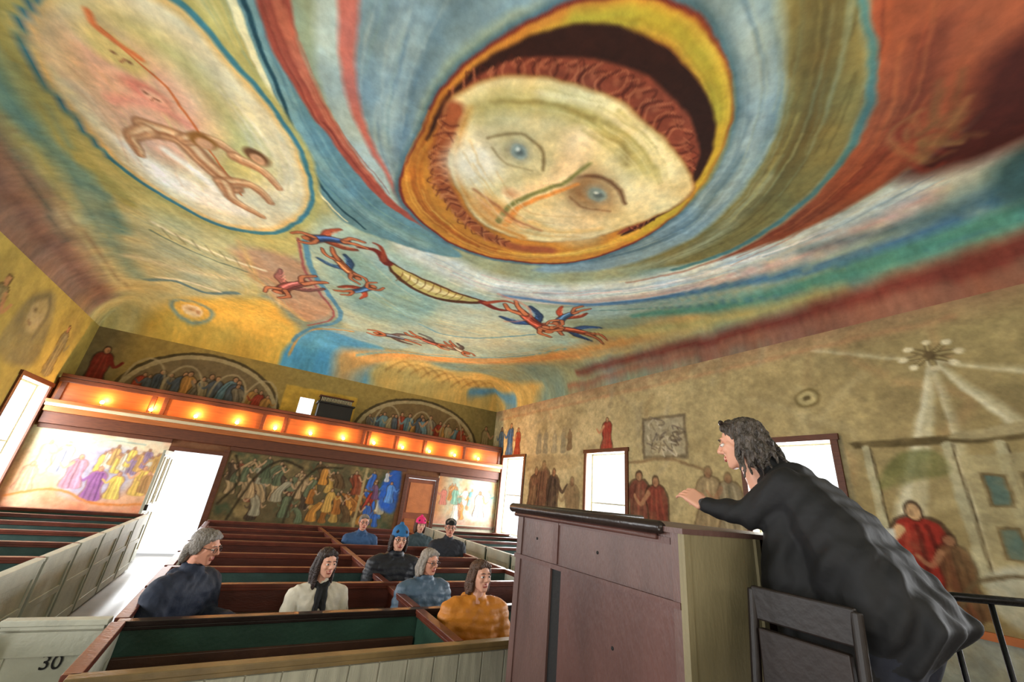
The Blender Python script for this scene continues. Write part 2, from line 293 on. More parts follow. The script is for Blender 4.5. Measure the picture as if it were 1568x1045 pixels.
c.stroke([(-1.3,1.5),(-.98,2.5),(-.72,3.3),(-.2,4.0),(.5,4.6),(1.24,4.88),(1.9,5.0),(2.75,4.75)],(.32,.03),(.62,.30,.24),.02)
c.stroke([(-1.05,2.2),(-.8,3.0),(-.35,3.75),(.2,4.3)],(.10,.04),(.78,.48,.36),.05,.7)
c.stroke([(-.55,1.5),(-.37,2.52),(-.28,3.0),(-.05,3.6),(.4,4.15),(.83,4.65)],(.2,.03),(.72,.42,.37),.03)
c.band([(-1.2,1.8),(-.85,2.9),(-.3,3.85),(.5,4.55)],.2,14,[(.44,.18,.15),(.80,.50,.38)],.025,.6)
c.stroke([(-1.8,1.5),(-1.2,2.98),(-.97,3.6),(-.62,4.46),(-.2,5.15),(.2,5.5)],(.10,.02),(.92,.90,.72),.012)
c.stroke([(-1.66,1.5),(-1.1,2.95),(-.88,3.55),(-.53,4.4),(-.1,5.1),(.45,5.5)],(.06,.03),(.13,.28,.33),.012)
# left oval
AO=A('-258,405 -282,458 -281,529 -257,610 -212,663 -142,691 -71,654 -34,566 -36,503 -60,439 -94,394 -121,366 -160,335 -215,345')
cx0,cy0=-1.6,5.1
sc=lambda P,k,cx,cy:[(cx+(p[0]-cx)*k,cy+(p[1]-cy)*k) for p in P]
c.poly(sc(AO,1.10,cx0,cy0),(.70,.68,.42),.03); c.poly(sc(AO,1.035,cx0,cy0),(.24,.48,.54),.015)
c.poly(sc(AO,.985,cx0,cy0),(.87,.75,.50),.02); c.poly(sc(AO,.93,cx0,cy0),(.88,.85,.71),.04)
c.poly([(-2.6,4.4),(-2.2,3.8),(-1.6,3.8),(-1.1,4.5),(-.8,5.2),(-1.3,5.6),(-1.9,5.0),(-2.4,5.0)],(.78,.76,.51),.15)
c.poly([(-2.55,4.3),(-2.1,4.0),(-1.6,4.2),(-1.4,4.8),(-1.6,5.6),(-2.2,5.7),(-2.5,5.1)],(.88,.71,.60),.2)
c.poly([(-2.5,5.6),(-2.1,6.3),(-1.5,6.5),(-1.0,6.3),(-1.4,6.05),(-2.0,5.85)],(.95,.94,.88),.08)
c.band([(-2.5,4.2),(-2.1,5.2),(-1.9,6.2)],.9,26,[(.92,.80,.68),(.86,.82,.58),(.80,.64,.50)],.04,.45,.02); c.band([(-1.2,4.0),(-.8,4.8),(-.8,5.8)],.6,20,[(.90,.86,.66),(.74,.74,.50),(.92,.90,.80)],.04,.45,.02)
c.ell(-2.15,4.22,.24,.19,(.85,.77,.50),.3,.06); c.ell(-1.98,4.62,.2,.14,(.82,.53,.46),.3,.05); c.ell(-1.93,4.64,.10,.08,(.90,.72,.62),.3,.03)
c.stroke([(-2.3,4.98),(-1.95,4.75),(-1.65,4.85)],.13,(.87,.62,.54),.05)
for q in [(-2.12,4.24),(-1.95,4.62)]:
    c.ell(q[0]-.05,q[1],.022,.016,(.45,.28,.20),0,.012,.8); c.ell(q[0]+.05,q[1]+.03,.022,.016,(.45,.28,.20),0,.012,.8); c.stroke([(q[0]+.02,q[1]+.02),(q[0]-.02,q[1]+.08)],.014,(.62,.38,.28),.01)
c.stroke([(-2.2,4.02),(-1.79,4.39),(-1.14,5.87)],.028,(.78,.44,.25),.010,1,False)
c.stroke([(-2.25,3.9),(-2.22,4.05),(-1.95,4.15)],.06,(.86,.50,.30),.02)
for P,w in[([(-2.05,5.2),(-1.75,5.15),(-1.5,5.45),(-1.25,5.75)],(.24,.2)),([(-1.7,5.15),(-1.45,4.95),(-1.2,5.05)],(.15,.08)),([(-1.3,5.7),(-1.05,5.55),(-.8,5.75)],(.16,.08)),([(-1.35,5.75),(-1.25,6.05),(-.9,6.2)],(.18,.08)),([(-2.05,5.25),(-2.25,5.5),(-2.2,5.8)],(.17,.08)),([(-1.2,5.1),(-.9,5.15),(-.72,5.35)],(.14,.07))]:
    c.stroke(P,(w[0]*1.2,w[1]*1.3),(.52,.34,.22),.025,.9); c.stroke(P,w,(.80,.61,.44),.025); c.stroke([(p[0]+.02,p[1]-.04) for p in P],(w[0]*.3,w[1]*.3),(.93,.81,.63),.02,.8); c.stroke([(p[0]-.02,p[1]+.04) for p in P],(w[0]*.2,w[1]*.2),(.62,.40,.26),.02,.7)
c.ell(-1.52,5.03,.14,.13,(.56,.38,.18),0,.03); c.ell(-1.50,5.07,.09,.09,(.84,.64,.48),0,.02)
c.ell(-.98,4.92,.15,.12,(.42,.28,.17),.5,.03); c.ell(-.96,4.96,.09,.08,(.80,.60,.44),.5,.02)
c.stroke([(-1.9,5.5),(-1.6,5.75),(-1.45,6.0)],.12,(.96,.94,.88),.04)
# big eye ring
G=A('71,442 57,385 54,323 59,267 77,213 102,165 125,139 156,117 190,109 232,115 267,132 298,151 335,197 361,260 364,338 334,417 272,470 194,500 124,485')
gx,gy=2.05,3.1
c.poly(sc(G,1.05,gx,gy),(.30,.42,.46),.03); c.poly(sc(G,1.02,gx,gy),(.45,.17,.12),.015); c.poly(G,(.76,.50,.19),.015)
c.stroke([(.75,2.6),(1.1,1.75),(1.6,1.25),(2.2,1.2),(2.85,1.5),(3.3,2.0),(3.5,2.6),(3.5,3.2)],(.05,.28),(.76,.63,.20),.05)
c.stroke([(1.2,1.6),(1.7,1.25),(2.3,1.25),(2.8,1.5)],.16,(.66,.60,.20),.05)
c.stroke([(.66,2.8),(.62,3.4),(.78,4.1),(1.3,4.65),(2.0,4.8),(2.7,4.5),(3.3,3.9)],(.10,.16),(.66,.38,.14),.05)
c.stroke([(2.3,4.7),(2.95,4.3),(3.4,3.7),(3.5,3.1)],(.06,.16),(.86,.66,.26),.04)
c.band([(.64,2.9),(.66,3.8),(1.1,4.5),(2.0,4.8),(2.9,4.4),(3.5,3.4)],.24,30,[(.84,.58,.22),(.56,.28,.12),(.88,.70,.34)],.025,.6)
c.band([(1.0,1.8),(1.6,1.28),(2.4,1.28),(3.1,1.75),(3.5,2.6)],.2,18,[(.84,.74,.30),(.58,.48,.14)],.025,.5)
c.poly([(.60,3.4),(.60,3.0),(.66,2.6),(.82,2.15),(1.07,1.75),(1.37,1.48),(1.81,1.35),(2.34,1.37),(2.89,1.56),(3.25,1.9),(3.47,2.4),(3.5,2.9),(3.42,3.3),(3.3,2.6),(2.9,2.0),(2.0,1.8),(1.2,2.1),(.75,2.7)],(.17,.08,.05),.02)
c.poly([(.66,3.1),(.72,2.6),(.95,2.15),(1.28,1.84),(1.7,1.64),(2.12,1.58),(2.68,1.66),(3.1,1.87),(3.36,2.3),(3.44,2.8),(3.36,3.3),(3.1,2.4),(2.0,1.9),(1.2,2.2),(.85,2.7)],(.50,.24,.16),.02)
arc=cat([(.72,2.85),(.92,2.32),(1.3,1.98),(1.75,1.80),(2.3,1.76),(2.85,1.90),(3.2,2.22),(3.36,2.7),(3.38,3.1)],False,9)
def feathers(arc,w,dk,lt,out):
    for i in range(1,len(arc)-1):
        p=arc[i];t=arc[i+1]-arc[i]; t=t/np.linalg.norm(t); n=np.array([t[1],-t[0]])*(1 if out else -1)
        j=.6+.8*random.random(); q=random.choice([-1,1])
        c.stroke([p-n*w,p+t*.06*j*q,p+n*w*j+t*.03,p+n*w*.5*j-t*.05],(.022,.012),dk if i%2 else lt,.010,.75)
        if i%4==0: c.ell(p[0]+n[0]*w*.3,p[1]+n[1]*w*.3,.04,.028,lt,random.random()*3,.015,.5)
feathers(arc,.11,(.28,.11,.07),(.68,.40,.27),True)
J=A('67,286 92,239 134,206 189,189 255,193 333,211 348,240 340,293 311,362 258,415 180,431 121,389 84,342')
c.poly(sc(J,1.02,gx,gy),(.58,.40,.20),.02); c.poly(J,(.86,.79,.57),.03)
c.stroke([(.74,2.9),(.80,3.5),(1.15,4.05),(1.7,4.42),(2.3,4.5),(2.9,4.2)],(.20,.16),(.60,.32,.18),.04)
low=cat([(.74,3.0),(.82,3.6),(1.15,4.1),(1.7,4.45),(2.3,4.5)],False,10); feathers(low,.09,(.36,.16,.10),(.78,.50,.31),False)
c.stroke([(.86,2.8),(.95,3.4),(1.3,3.9),(1.8,4.2),(2.4,4.2)],(.05,.08),(.76,.54,.26),.04)
# face shading inside
c.stroke([(.95,2.75),(1.25,2.38),(1.75,2.18),(2.3,2.2),(2.9,2.35)],(.22,.26),(.75,.69,.41),.10,.9)
c.stroke([(1.0,2.62),(1.4,2.28),(1.9,2.16)],(.03,.06),(.58,.50,.26),.03,.8); c.stroke([(1.95,2.32),(2.3,2.2),(2.55,2.35)],(.05,.12),(.56,.48,.26),.05,.7)
c.stroke([(1.3,2.25),(1.8,2.02),(2.5,2.02),(3.1,2.2)],(.05,.14),(.93,.87,.66),.06)
c.ell(1.2,3.35,.30,.36,(.95,.91,.79),.2,.15); c.ell(3.05,2.6,.28,.26,(.93,.87,.66),0,.14); c.ell(2.75,3.5,.42,.36,(.91,.79,.57),.4,.18); c.ell(1.75,3.95,.4,.2,(.85,.62,.35),.3,.10)
c.ell(1.50,2.92,.40,.22,(.72,.66,.47),.35,.14,.9); c.ell(2.50,2.92,.42,.26,(.58,.43,.27),.25,.14,.9)
c.stroke([(1.15,2.98),(1.4,2.74),(1.72,2.78),(1.88,2.98)],(.02,.04),(.46,.38,.23),.02,.9); c.stroke([(1.25,3.05),(1.5,3.14),(1.78,3.06)],(.02,.015),(.56,.48,.32),.02,.8)
c.stroke([(2.15,3.05),(2.35,2.74),(2.7,2.68),(2.98,2.82)],(.05,.04),(.34,.21,.12),.025,.9); c.stroke([(2.4,3.12),(2.65,3.18),(2.95,3.02)],(.025,.02),(.50,.35,.22),.02,.8)
for q,r in[((1.52,2.93),.11),((2.62,2.92),.13)]:
    c.ell(q[0],q[1],r*1.3,r*.9,(.62,.58,.46),.3,.04); c.ell(q[0],q[1],r*.95,r*.72,(.52,.57,.52),.3,.02); c.ell(q[0]+.02,q[1],r*.42,r*.34,(.34,.38,.36),0,.02); c.ell(q[0]-.03,q[1]-.02,r*.2,r*.15,(.88,.88,.80),0,.015)
c.stroke([(1.95,2.45),(2.12,2.8),(2.05,3.2),(1.80,3.55)],(.34,.16),(.93,.82,.62),.09)
c.stroke([(2.25,2.6),(2.2,2.95),(2.02,3.35),(1.88,3.75),(1.9,4.1)],(.04,.09),(.50,.50,.28),.02); c.stroke([(2.33,2.9),(2.15,3.3),(2.0,3.7),(2.02,4.1)],(.04,.10),(.88,.58,.28),.02)
c.ell(1.78,3.52,.10,.07,(.80,.60,.42),0,.05); c.stroke([(1.35,3.75),(1.7,3.84),(2.1,3.95),(2.5,3.9)],(.03,.05),(.62,.38,.24),.03,.9); c.stroke([(1.4,3.85),(1.8,3.98),(2.3,4.0)],(.03,.05),(.90,.70,.50),.03,.8)
c.stroke([(2.3,3.85),(2.75,3.75),(3.1,3.35)],(.12,.05),(.92,.76,.48),.04)
c.band([(.95,3.2),(1.5,3.6),(2.2,3.9),(2.9,3.5)],.5,26,[(.94,.88,.72),(.78,.58,.32),(.84,.70,.42)],.03,.45); c.band([(1.0,2.6),(1.7,2.2),(2.4,2.15),(3.2,2.4)],.4,24,[(.62,.56,.30),(.92,.88,.66),(.78,.72,.44)],.03,.45)
# creatures
c.poly([(.95,6.15),(1.3,6.26),(1.8,6.34),(2.4,6.38),(3.0,6.35),(2.8,6.64),(2.3,6.92),(1.7,6.88),(1.2,6.60)],(.30,.17,.09),.02)
c.poly([(1.02,6.22),(1.4,6.32),(1.9,6.40),(2.5,6.43),(2.9,6.40),(2.6,6.64),(2.2,6.84),(1.7,6.80),(1.25,6.54)],(.74,.68,.40),.02)
c.poly([(1.3,6.42),(1.9,6.5),(2.5,6.52),(2.1,6.68),(1.7,6.66)],(.90,.86,.62),.03)
for k in range(9): c.stroke([(1.3+k*.15,6.40),(1.34+k*.15,6.58),(1.30+k*.15,6.76)],.018,(.42,.28,.14),.012,.8)
c.stroke([(.98,6.25),(.70,6.0),(.45,6.1)],(.18,.04),(.42,.14,.11),.02); c.stroke([(.9,6.2),(.75,5.85),(.62,5.8)],(.10,.03),(.55,.24,.16),.02); c.stroke([(2.95,6.42),(3.3,6.5),(3.6,6.3)],(.18,.05),(.42,.14,.11),.02); c.stroke([(3.0,6.4),(3.2,6.1),(3.45,6.05)],(.12,.04),(.58,.26,.17),.02)
fly(c,.0,6.2,.62,2.5,(.22,.34,.52),(.70,.34,.22)); fly(c,.42,6.95,.66,.7,(.74,.42,.24),(.24,.38,.52)); fly(c,.85,7.6,.62,-1.1,(.24,.40,.54),(.70,.30,.20))
fly(c,4.2,6.5,1.0,.25,(.68,.27,.18),(.20,.32,.48)); fly(c,5.05,6.25,.8,2.7,(.70,.32,.20),(.22,.34,.50)); fly(c,4.5,5.85,.66,1.4,(.24,.38,.52),(.68,.30,.20))
fly(c,2.1,9.7,.75,2.9,(.38,.42,.44),(.44,.36,.32)); fly(c,2.95,9.35,.75,.1,(.62,.34,.26),(.58,.60,.54)); fly(c,3.75,9.3,.65,.4,(.74,.70,.58),(.44,.38,.34))
fly(c,-.35,8.5,.95,1.9,(.62,.34,.31),(.62,.40,.36))
c.stroke([(-2.9,10.3),(-2.4,10.0),(-1.9,10.2),(-1.3,9.7)],.12,(.40,.52,.52),.03); c.stroke([(-2.7,10.05),(-2.2,9.85),(-1.6,9.9)],.08,(.92,.90,.76),.03)
c.stroke([(-2.4,7.6),(-1.9,7.9),(-1.3,8.1),(-.8,8.1)],.07,(.92,.91,.78),.03); c.stroke([(-2.5,7.9),(-1.8,8.3),(-1.1,8.4)],.04,(.42,.50,.42),.02)
for k in range(7): c.stroke([(-2.3+k*.2,7.7+k*.05),(-2.2+k*.2,8.0+k*.05)],.03,(.50,.48,.34),.02,.6)
c.ell(-2.2,11.28,.44,.32,(.52,.62,.57),0,.03); c.ell(-2.2,11.28,.35,.25,(.90,.76,.38),0,.02); c.ell(-2.2,11.28,.2,.16,(.95,.90,.75),0,.02)
c.ell(-2.24,11.26,.08,.05,(.70,.54,.34),0,.03,.8); c.ell(-2.10,11.30,.05,.05,(.68,.48,.32),0,.02,.7)
c.stroke([(2.3,8.4),(2.9,8.6),(3.6,8.3),(4.2,7.6),(4.6,7.0)],(.03,.06),(.40,.62,.68),.02); c.stroke([(3.0,5.9),(3.7,6.0),(4.0,6.5),(3.7,6.9)],.05,(.82,.52,.42),.03,.7)
for k in range(16): c.stroke([(4.3+.25*rng.randn(),.1+.5*rng.rand()),(4.5+.25*rng.randn(),.2+.5*rng.rand()),(4.7+.2*rng.randn(),.3+.4*rng.rand())],.05,random.choice([(.62,.48,.30),(.44,.32,.2),(.5,.2,.14)]),.03,.5)
r_=np.hypot(U-gx,(V-gy)*1.0); a_=np.arctan2(V-gy,U-gx)
c.tint(1+.18*(fbm(r_*6,a_*3.0+20,3)-.5)); c.tint(1+.22*(fbm(U*3,V*3,5)-.5)); c.tint(1+.14*(fbm(U*16,V*16,2)-.5))
hue=fbm(U*1.9+40,V*1.9,4)-.5; c.col[...,0]*=1+.18*hue; c.col[...,2]*=1-.22*hue
def dome(U,V):
    d=np.minimum(np.minimum(U-XL,XR-U),np.minimum(YU-V,V-YN)); t=np.clip(d/CV,0,1)
    return np.stack([U,V,ZT+(HC-ZT)*np.sqrt(np.clip(1-(1-t)**2,0,1))],-1)
PM=paintmat('fresco_plaster')
c.mesh('ceiling',dome,PM)
# ---- side walls
WIN=[(9.87,11.02),(6.07,7.24),(2.44,3.60),(-1.35,-.15)]; WZ0,WZ1=.85,2.93
holes=[(a,b,WZ0,WZ1) for a,b in WIN]
ey=[q for w in WIN for q in w]
c=Canvas(axis(YN,YU,.018,ey),axis(0,ZT,.016,(WZ0,WZ1)),(.70,.63,.45),.03,3,.010,12); U,V=c.U,c.V
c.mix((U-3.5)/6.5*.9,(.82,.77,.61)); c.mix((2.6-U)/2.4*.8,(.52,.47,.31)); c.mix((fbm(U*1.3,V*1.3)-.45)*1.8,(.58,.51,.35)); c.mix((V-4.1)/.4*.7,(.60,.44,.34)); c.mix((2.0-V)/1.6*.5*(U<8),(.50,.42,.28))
c.stroke([(11.5,4.15),(6,4.2),(1,4.25)],.05,(.72,.52,.38),.04,.6)
for k in range(60): 
    u0=rng.rand()*11;v0=1.2+rng.rand()*3; c.stroke([(u0,v0),(u0+.3*rng.randn(),v0+.4),(u0+.5*rng.randn(),v0+.7)],.08,random.choice([(.82,.76,.58),(.56,.47,.33),(.64,.60,.49),(.72,.57,.40)]),.05,.4)
fig(c,10.75,3.0,.95,(.28,.42,.62),w=.34); fig(c,10.3,2.98,.8,(.66,.28,.2),w=.34); fig(c,11.3,3.0,.9,(.42,.50,.58))
for u0 in(9.2,8.9,8.5,8.15): fig(c,u0,3.0,.55+.1*rng.rand(),(.60,.58,.49),(.66,.60,.48),al=.6,dark=(.50,.45,.33))
fig(c,6.62,2.98,.72,(.58,.24,.19),w=.4); fig(c,7.9,3.05,.5,(.56,.44,.31),al=.6)
c.poly([(4.6,2.76),(5.62,2.76),(5.62,3.56),(4.6,3.56)],(.46,.41,.32),.02,smooth=False); c.poly([(4.66,2.82),(5.56,2.82),(5.56,3.5),(4.66,3.5)],(.66,.62,.51),.02,smooth=False)
for k in range(46): 
    u0=4.72+rng.rand()*.78;v0=2.87+rng.rand()*.56; c.stroke([(u0,v0),(u0+.09*rng.randn(),v0+.06*rng.randn()),(u0+.12*rng.randn(),v0+.09*rng.randn())],.028,random.choice([(.36,.31,.25),(.80,.76,.66),(.42,.38,.34),(.54,.50,.40)]),.012,.85)
for u0,z0,h,col,al in[(9.3,1.4,1.25,(.38,.28,.21),.95),(8.9,1.5,1.3,(.44,.31,.24),.85),(8.5,1.4,1.2,(.30,.24,.20),.95),(5.75,1.3,1.25,(.44,.25,.20),.95),(5.3,1.3,1.15,(.46,.23,.18),.95),(4.3,1.5,1.1,(.66,.58,.44),.6),(3.9,1.6,.9,(.60,.56,.46),.6),(7.7,1.2,1.2,(.54,.44,.32),.5)]: fig(c,u0,z0,h,col,(.64,.46,.34),w=.4,lean=.05*rng.randn(),arm=random.choice([-1,1]),al=al)
c.stroke([(4.3,2.55),(5,2.75),(6.0,2.7)],.05,(.50,.40,.28),.02,.8); c.poly([(7.7,2.9),(9.7,2.95),(9.6,2.6),(7.8,2.6)],(.60,.52,.37),.04,.5)
c.ell(2.63,3.54,.16,.14,(.48,.42,.27),0,.02); c.ell(2.63,3.54,.12,.1,(.74,.68,.49),0,.02); c.ell(2.63,3.54,.05,.04,(.44,.38,.25),0,.012)
for e,w,al in[((1.86,1.9),.30,.9),((1.25,1.3),.14,.6),((.45,2.4),.20,.8),((.1,3.3),.10,.5),((2.4,4.2),.06,.4)]: c.stroke([(1.28,3.78),e],(.05,w),(.80,.77,.63),.03,al,False); c.stroke([(1.30,3.78),(e[0]+.06,e[1])],(.02,w*.3),(.90,.88,.76),.02,al,False)
for k in range(8):
    a=k*.785; c.stroke([(1.28,3.84),(1.28+.26*math.cos(a),3.84+.17*math.sin(a))],(.07,.05),(.38,.32,.21),.012); c.stroke([(1.28,3.84),(1.28+.24*math.cos(a),3.84+.155*math.sin(a))],(.03,.03),(.66,.60,.42),.012); c.ell(1.28+.25*math.cos(a),3.84+.165*math.sin(a),.045,.035,(.88,.84,.70),0,.012)
c.ell(1.28,3.84,.06,.05,(.36,.30,.20),0,.015)
c.poly([(.1,2.95),(2.25,2.88),(2.2,2.80),(.1,2.85)],(.36,.31,.20),.015,smooth=False); c.poly([(.0,3.1),(1.2,2.95),(1.2,2.86),(0,3.0)],(.66,.61,.46),.015)
for u0 in(2.08,1.36,.98): c.stroke([(u0,1.5),(u0,2.8)],(.10,.09),(.72,.70,.57),.012,.95,False); c.stroke([(u0-.05,1.5),(u0-.045,2.8)],.02,(.34,.29,.20),.01,1,False)
c.poly([(.3,1.4),(1.28,1.45),(1.28,2.7),(.3,2.75)],(.66,.62,.47),.015,.8,smooth=False)
for u0,z0 in[(1.08,2.22),(.82,2.24),(1.10,1.72),(.55,2.27)]: c.poly([(u0-.09,z0-.02),(u0+.09,z0-.02),(u0+.09,z0+.30),(u0-.09,z0+.30)],(.44,.38,.26),.01,smooth=False); c.poly([(u0-.06,z0),(u0+.06,z0),(u0+.06,z0+.27),(u0-.06,z0+.27)],(.36,.44,.40),.01,smooth=False)
c.poly([(2.05,2.35),(1.8,2.72),(1.45,2.74),(1.4,2.5),(1.7,2.42)],(.40,.42,.24),.03,.7)
fig(c,1.78,1.08,1.12,(.58,.19,.15),(.82,.67,.50),w=.42,arm=1); fig(c,1.55,1.15,.75,(.46,.33,.22),w=.35,al=.7)
c.poly([(.9,1.15),(1.3,1.15),(1.35,1.55),(.95,1.65)],(.74,.74,.66),.03,.9); c.stroke([(.9,1.6),(1.4,1.5),(1.6,1.2)],.03,(.40,.34,.24),.015); c.poly([(1.98,1.55),(2.3,1.5),(2.3,1.85),(2.0,1.9)],(.80,.82,.80),.015,.9,smooth=False); c.stroke([(2.36,2.0),(2.36,2.95)],.10,(.54,.50,.38),.015,1,False)
c.mix((V<1.0).astype(float),(.62,.64,.60)); c.age(.25,(.68,.61,.44),7); c.tint(1+.24*(fbm(U*3,V*3)-.5)); c.tint(1+.22*(fbm(U*11,V*14,3)-.5)); c.tint(1+.10*(fbm(U*40,V*40,2)-.5))
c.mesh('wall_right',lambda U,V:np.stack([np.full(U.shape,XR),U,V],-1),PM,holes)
c=Canvas(axis(YN,YU,.04,ey),axis(0,ZT,.03,(WZ0,WZ1)),(.70,.64,.34),.03,3); U,V=c.U,c.V
c.mix((fbm(U*1.3,V*1.3)-.45)*2,(.56,.50,.30))
c.poly([(8.9,3.1),(10.0,3.1),(9.9,3.9),(9.5,4.3),(9.0,4.1),(8.8,3.6)],(.50,.48,.36),.06,.8); c.ell(9.35,3.85,.26,.30,(.66,.62,.47),.3,.05); c.stroke([(9.1,4.05),(9.4,4.2),(9.65,3.95),(9.6,3.5)],.08,(.40,.38,.30),.04,.8); c.ell(9.25,3.9,.05,.03,(.36,.32,.24),0,.03); c.stroke([(9.2,3.7),(9.3,3.66)],.04,(.46,.36,.28),.02,.8)
fig(c,10.6,3.1,.95,(.52,.50,.38),al=.8); fig(c,8.2,3.0,1.1,(.48,.46,.33),al=.8); c.age(.35,(.66,.60,.35),6)
c.tint(1+.3*(fbm(U*3,V*3)-.5)); c.mesh('wall_left',lambda U,V:np.stack([np.full(U.shape,XL),U,V],-1),PM,holes)
# ---- far wall lower
D1=(-1.50,-.64); D2=(3.62,4.42)
c=Canvas(axis(XL,XR,.015,D1+D2),axis(0,3.16,.015,(2.06,)),(.46,.30,.20),.012,5,.008,16); U,V=c.U,c.V
R_=lambda a,b,z0,z1,col:c.poly([(a,z0),(b,z0),(b,z1),(a,z1)],col,.008,smooth=False)
m=((U<-1.6)&(V>.82)&(V<2.24)); c.mix(m*1.,(.84,.70,.52)); c.mix(m*np.clip((V-1.3)/.9,0,1),(.85,.83,.72)); c.mix(m*np.clip((1.3-V)/.5,0,1),(.80,.48,.36)); c.mix(m*(fbm(U*3,V*3)*2-.7),(.87,.68,.56))
c.poly([(-2.9,1.1),(-2.1,1.15),(-1.95,1.8),(-2.4,2.0),(-2.95,1.8)],(.64,.64,.78),.10,.8)
for k in range(12): fig(c,-2.55+.082*k,1.52+.07*(k%3),.38,random.choice([(.84,.72,.36),(.76,.60,.36),(.60,.50,.62),(.84,.81,.72)]),(.70,.50,.38),dark=(.46,.34,.30),arm=random.choice([-1,1]),al=.9)
for u0,z0,h,col in[(-2.5,1.0,.62,(.60,.38,.62)),(-2.2,1.05,.5,(.84,.72,.36)),(-1.85,1.15,.55,(.84,.70,.36)),(-3.35,1.5,.5,(.80,.70,.56)),(-3.1,1.45,.55,(.66,.68,.74)),(-2.85,1.2,.6,(.72,.52,.60)),(-3.45,1.1,.5,(.84,.60,.48)),(-1.75,1.2,.4,(.66,.50,.32))]: fig(c,u0,z0,h,col,(.84,.62,.48),dark=(.56,.36,.30),arm=random.choice([-1,1]),w=.4,al=.9)
c.stroke([(-3.6,1.0),(-3,1.15),(-2.4,.95),(-1.7,.98)],.04,(.82,.50,.26),.015); c.stroke([(-3.5,2.1),(-3,1.95),(-2.6,2.1),(-2,2.1)],.03,(.60,.66,.62),.015)
R_(-.52,3.42,.75,2.2,(.36,.31,.21)); m=((U>-.5)&(U<3.4)&(V>.77)&(V<2.18))
c.mix(m*(fbm(U*3+9,V*3)*3-1.2),(.58,.49,.32)); c.mix(m*(fbm(U*4+90,V*4)*3-1.5),(.26,.30,.21))
for k in range(70):
    u0=-.4+3.6*rng.rand(); z0=.8+.9*rng.rand()
    col=random.choice([(.62,.52,.38),(.50,.28,.20),(.36,.40,.30),(.68,.57,.42),(.28,.23,.18),(.58,.55,.46)] if u0<1.3 else ([(.78,.53,.24),(.74,.58,.30),(.52,.26,.17),(.64,.40,.18),(.36,.27,.17)] if u0<2.6 else [(.22,.40,.74),(.64,.22,.17),(.24,.46,.76),(.74,.70,.60),(.42,.30,.42)]))
    fig(c,u0,z0,.34+.2*rng.rand(),col,(.74,.59,.45),w=.38,lean=.25*rng.randn(),arm=random.choice([-1,1]),dark=(.15,.10,.07),al=.9)
c.poly([(2.98,1.3),(3.4,1.2),(3.4,2.18),(3.15,2.18),(2.95,1.8)],(.16,.36,.76),.04,.85); fig(c,3.2,1.4,.5,(.34,.54,.84),w=.4); fig(c,3.05,1.9,.25,(.7,.72,.74),w=.4)
c.stroke([(2.45,.8),(2.5,2.15)],.07,(.68,.59,.41),.015,.9,False)
for P in([(-.2,.8),(.1,1.7),(.5,2.1),(1.0,2.0)],[(.9,.8),(1.0,1.5),(1.3,2.0),(1.9,2.1)],[(-.4,2.1),(-.2,1.6),(-.45,1.1)]): c.stroke(P,.05,(.17,.14,.09),.02,.8)
R_(4.49,6.4,.95,2.22,(.70,.75,.67)); m=((U>4.5)&(V>.97)&(V<2.2)); c.mix(m*(fbm(U*3+9,V*3)*3-1.3),(.82,.65,.48)); c.mix(m*np.clip((5.0-U)/.5,0,1),(.80,.53,.33)); c.mix(m*np.clip((1.3-V)/.4,0,1),(.80,.58,.50))
for k in range(20): fig(c,4.6+1.7*rng.rand(),1.1+.5*rng.rand(),.45,random.choice([(.88,.86,.80),(.42,.62,.62),(.82,.54,.30),(.86,.77,.58),(.50,.68,.60),(.74,.44,.38)]),(.80,.60,.45),dark=(.44,.40,.32),w=.4,arm=random.choice([-1,1]),al=.9)
c.poly([(5.5,1.2),(6.2,1.2),(6.1,1.9),(5.7,2.0)],(.86,.88,.86),.06,.6); fig(c,5.85,1.2,.7,(.76,.83,.86),w=.4,al=.9)
c.age(.15,(.60,.52,.40),8)
R_(XL,XR,2.27,3.2,(.40,.22,.13)); R_(XL,-1.58,0,.79,(.62,.60,.52)); R_(-.52,3.42,0,.74,(.50,.48,.42)); R_(4.49,XR,0,.94,(.72,.70,.62)); c.tint(1+.16*(fbm(U*12,V*12,3)-.5))
c.mesh('wall_far',lambda U,V:np.stack([U,np.full(U.shape,YF),V],-1),PM,[D1+(-1,2.06),D2+(-1,2.06)])
# ---- gallery wall
c=Canvas(axis(XL,XR,.016),axis(3.18,ZT,.016),(.62,.53,.29),.015,5,.008,14); U,V=c.U,c.V
c.mix(np.clip((U-4)/3,0,1),(.44,.42,.28)); c.mix(np.clip((-2.9-U)/.5,0,1),(.46,.42,.30))
def lun(cx,rx,top,base,n,cols):
    T=[(cx+rx*math.cos(a),3.05+(top-3.05)*math.sin(a)) for a in np.linspace(0,math.pi,24)]
    c.poly(T,(.30,.26,.17),.010,smooth=False); c.poly([(cx+(p[0]-cx)*.96,3.05+(p[1]-3.05)*.95) for p in T],(.66,.60,.45),.010,smooth=False); c.poly([(cx+(p[0]-cx)*.90,3.05+(p[1]-3.05)*.88) for p in T],base,.012,smooth=False)
    for k in range(n):
        u0=cx-rx*.75+1.5*rx*k/(n-1); hh=(top-3.3)*.8*math.sqrt(max(.1,1-((u0-cx)/rx)**2))*(.8+.2*rng.rand()); fig(c,u0,3.1,hh,random.choice(cols),(.72,.54,.40),w=.38,arm=random.choice([-1,1]),lean=.1*rng.randn(),dark=(.16,.12,.08),al=.95)
cc=[(.40,.52,.56),(.56,.22,.16),(.62,.56,.43),(.30,.34,.38),(.68,.50,.27),(.48,.44,.37)]
lun(-1.45,1.65,4.36,(.46,.40,.29),15,cc); lun(3.9,1.95,4.34,(.46,.38,.25),17,cc)
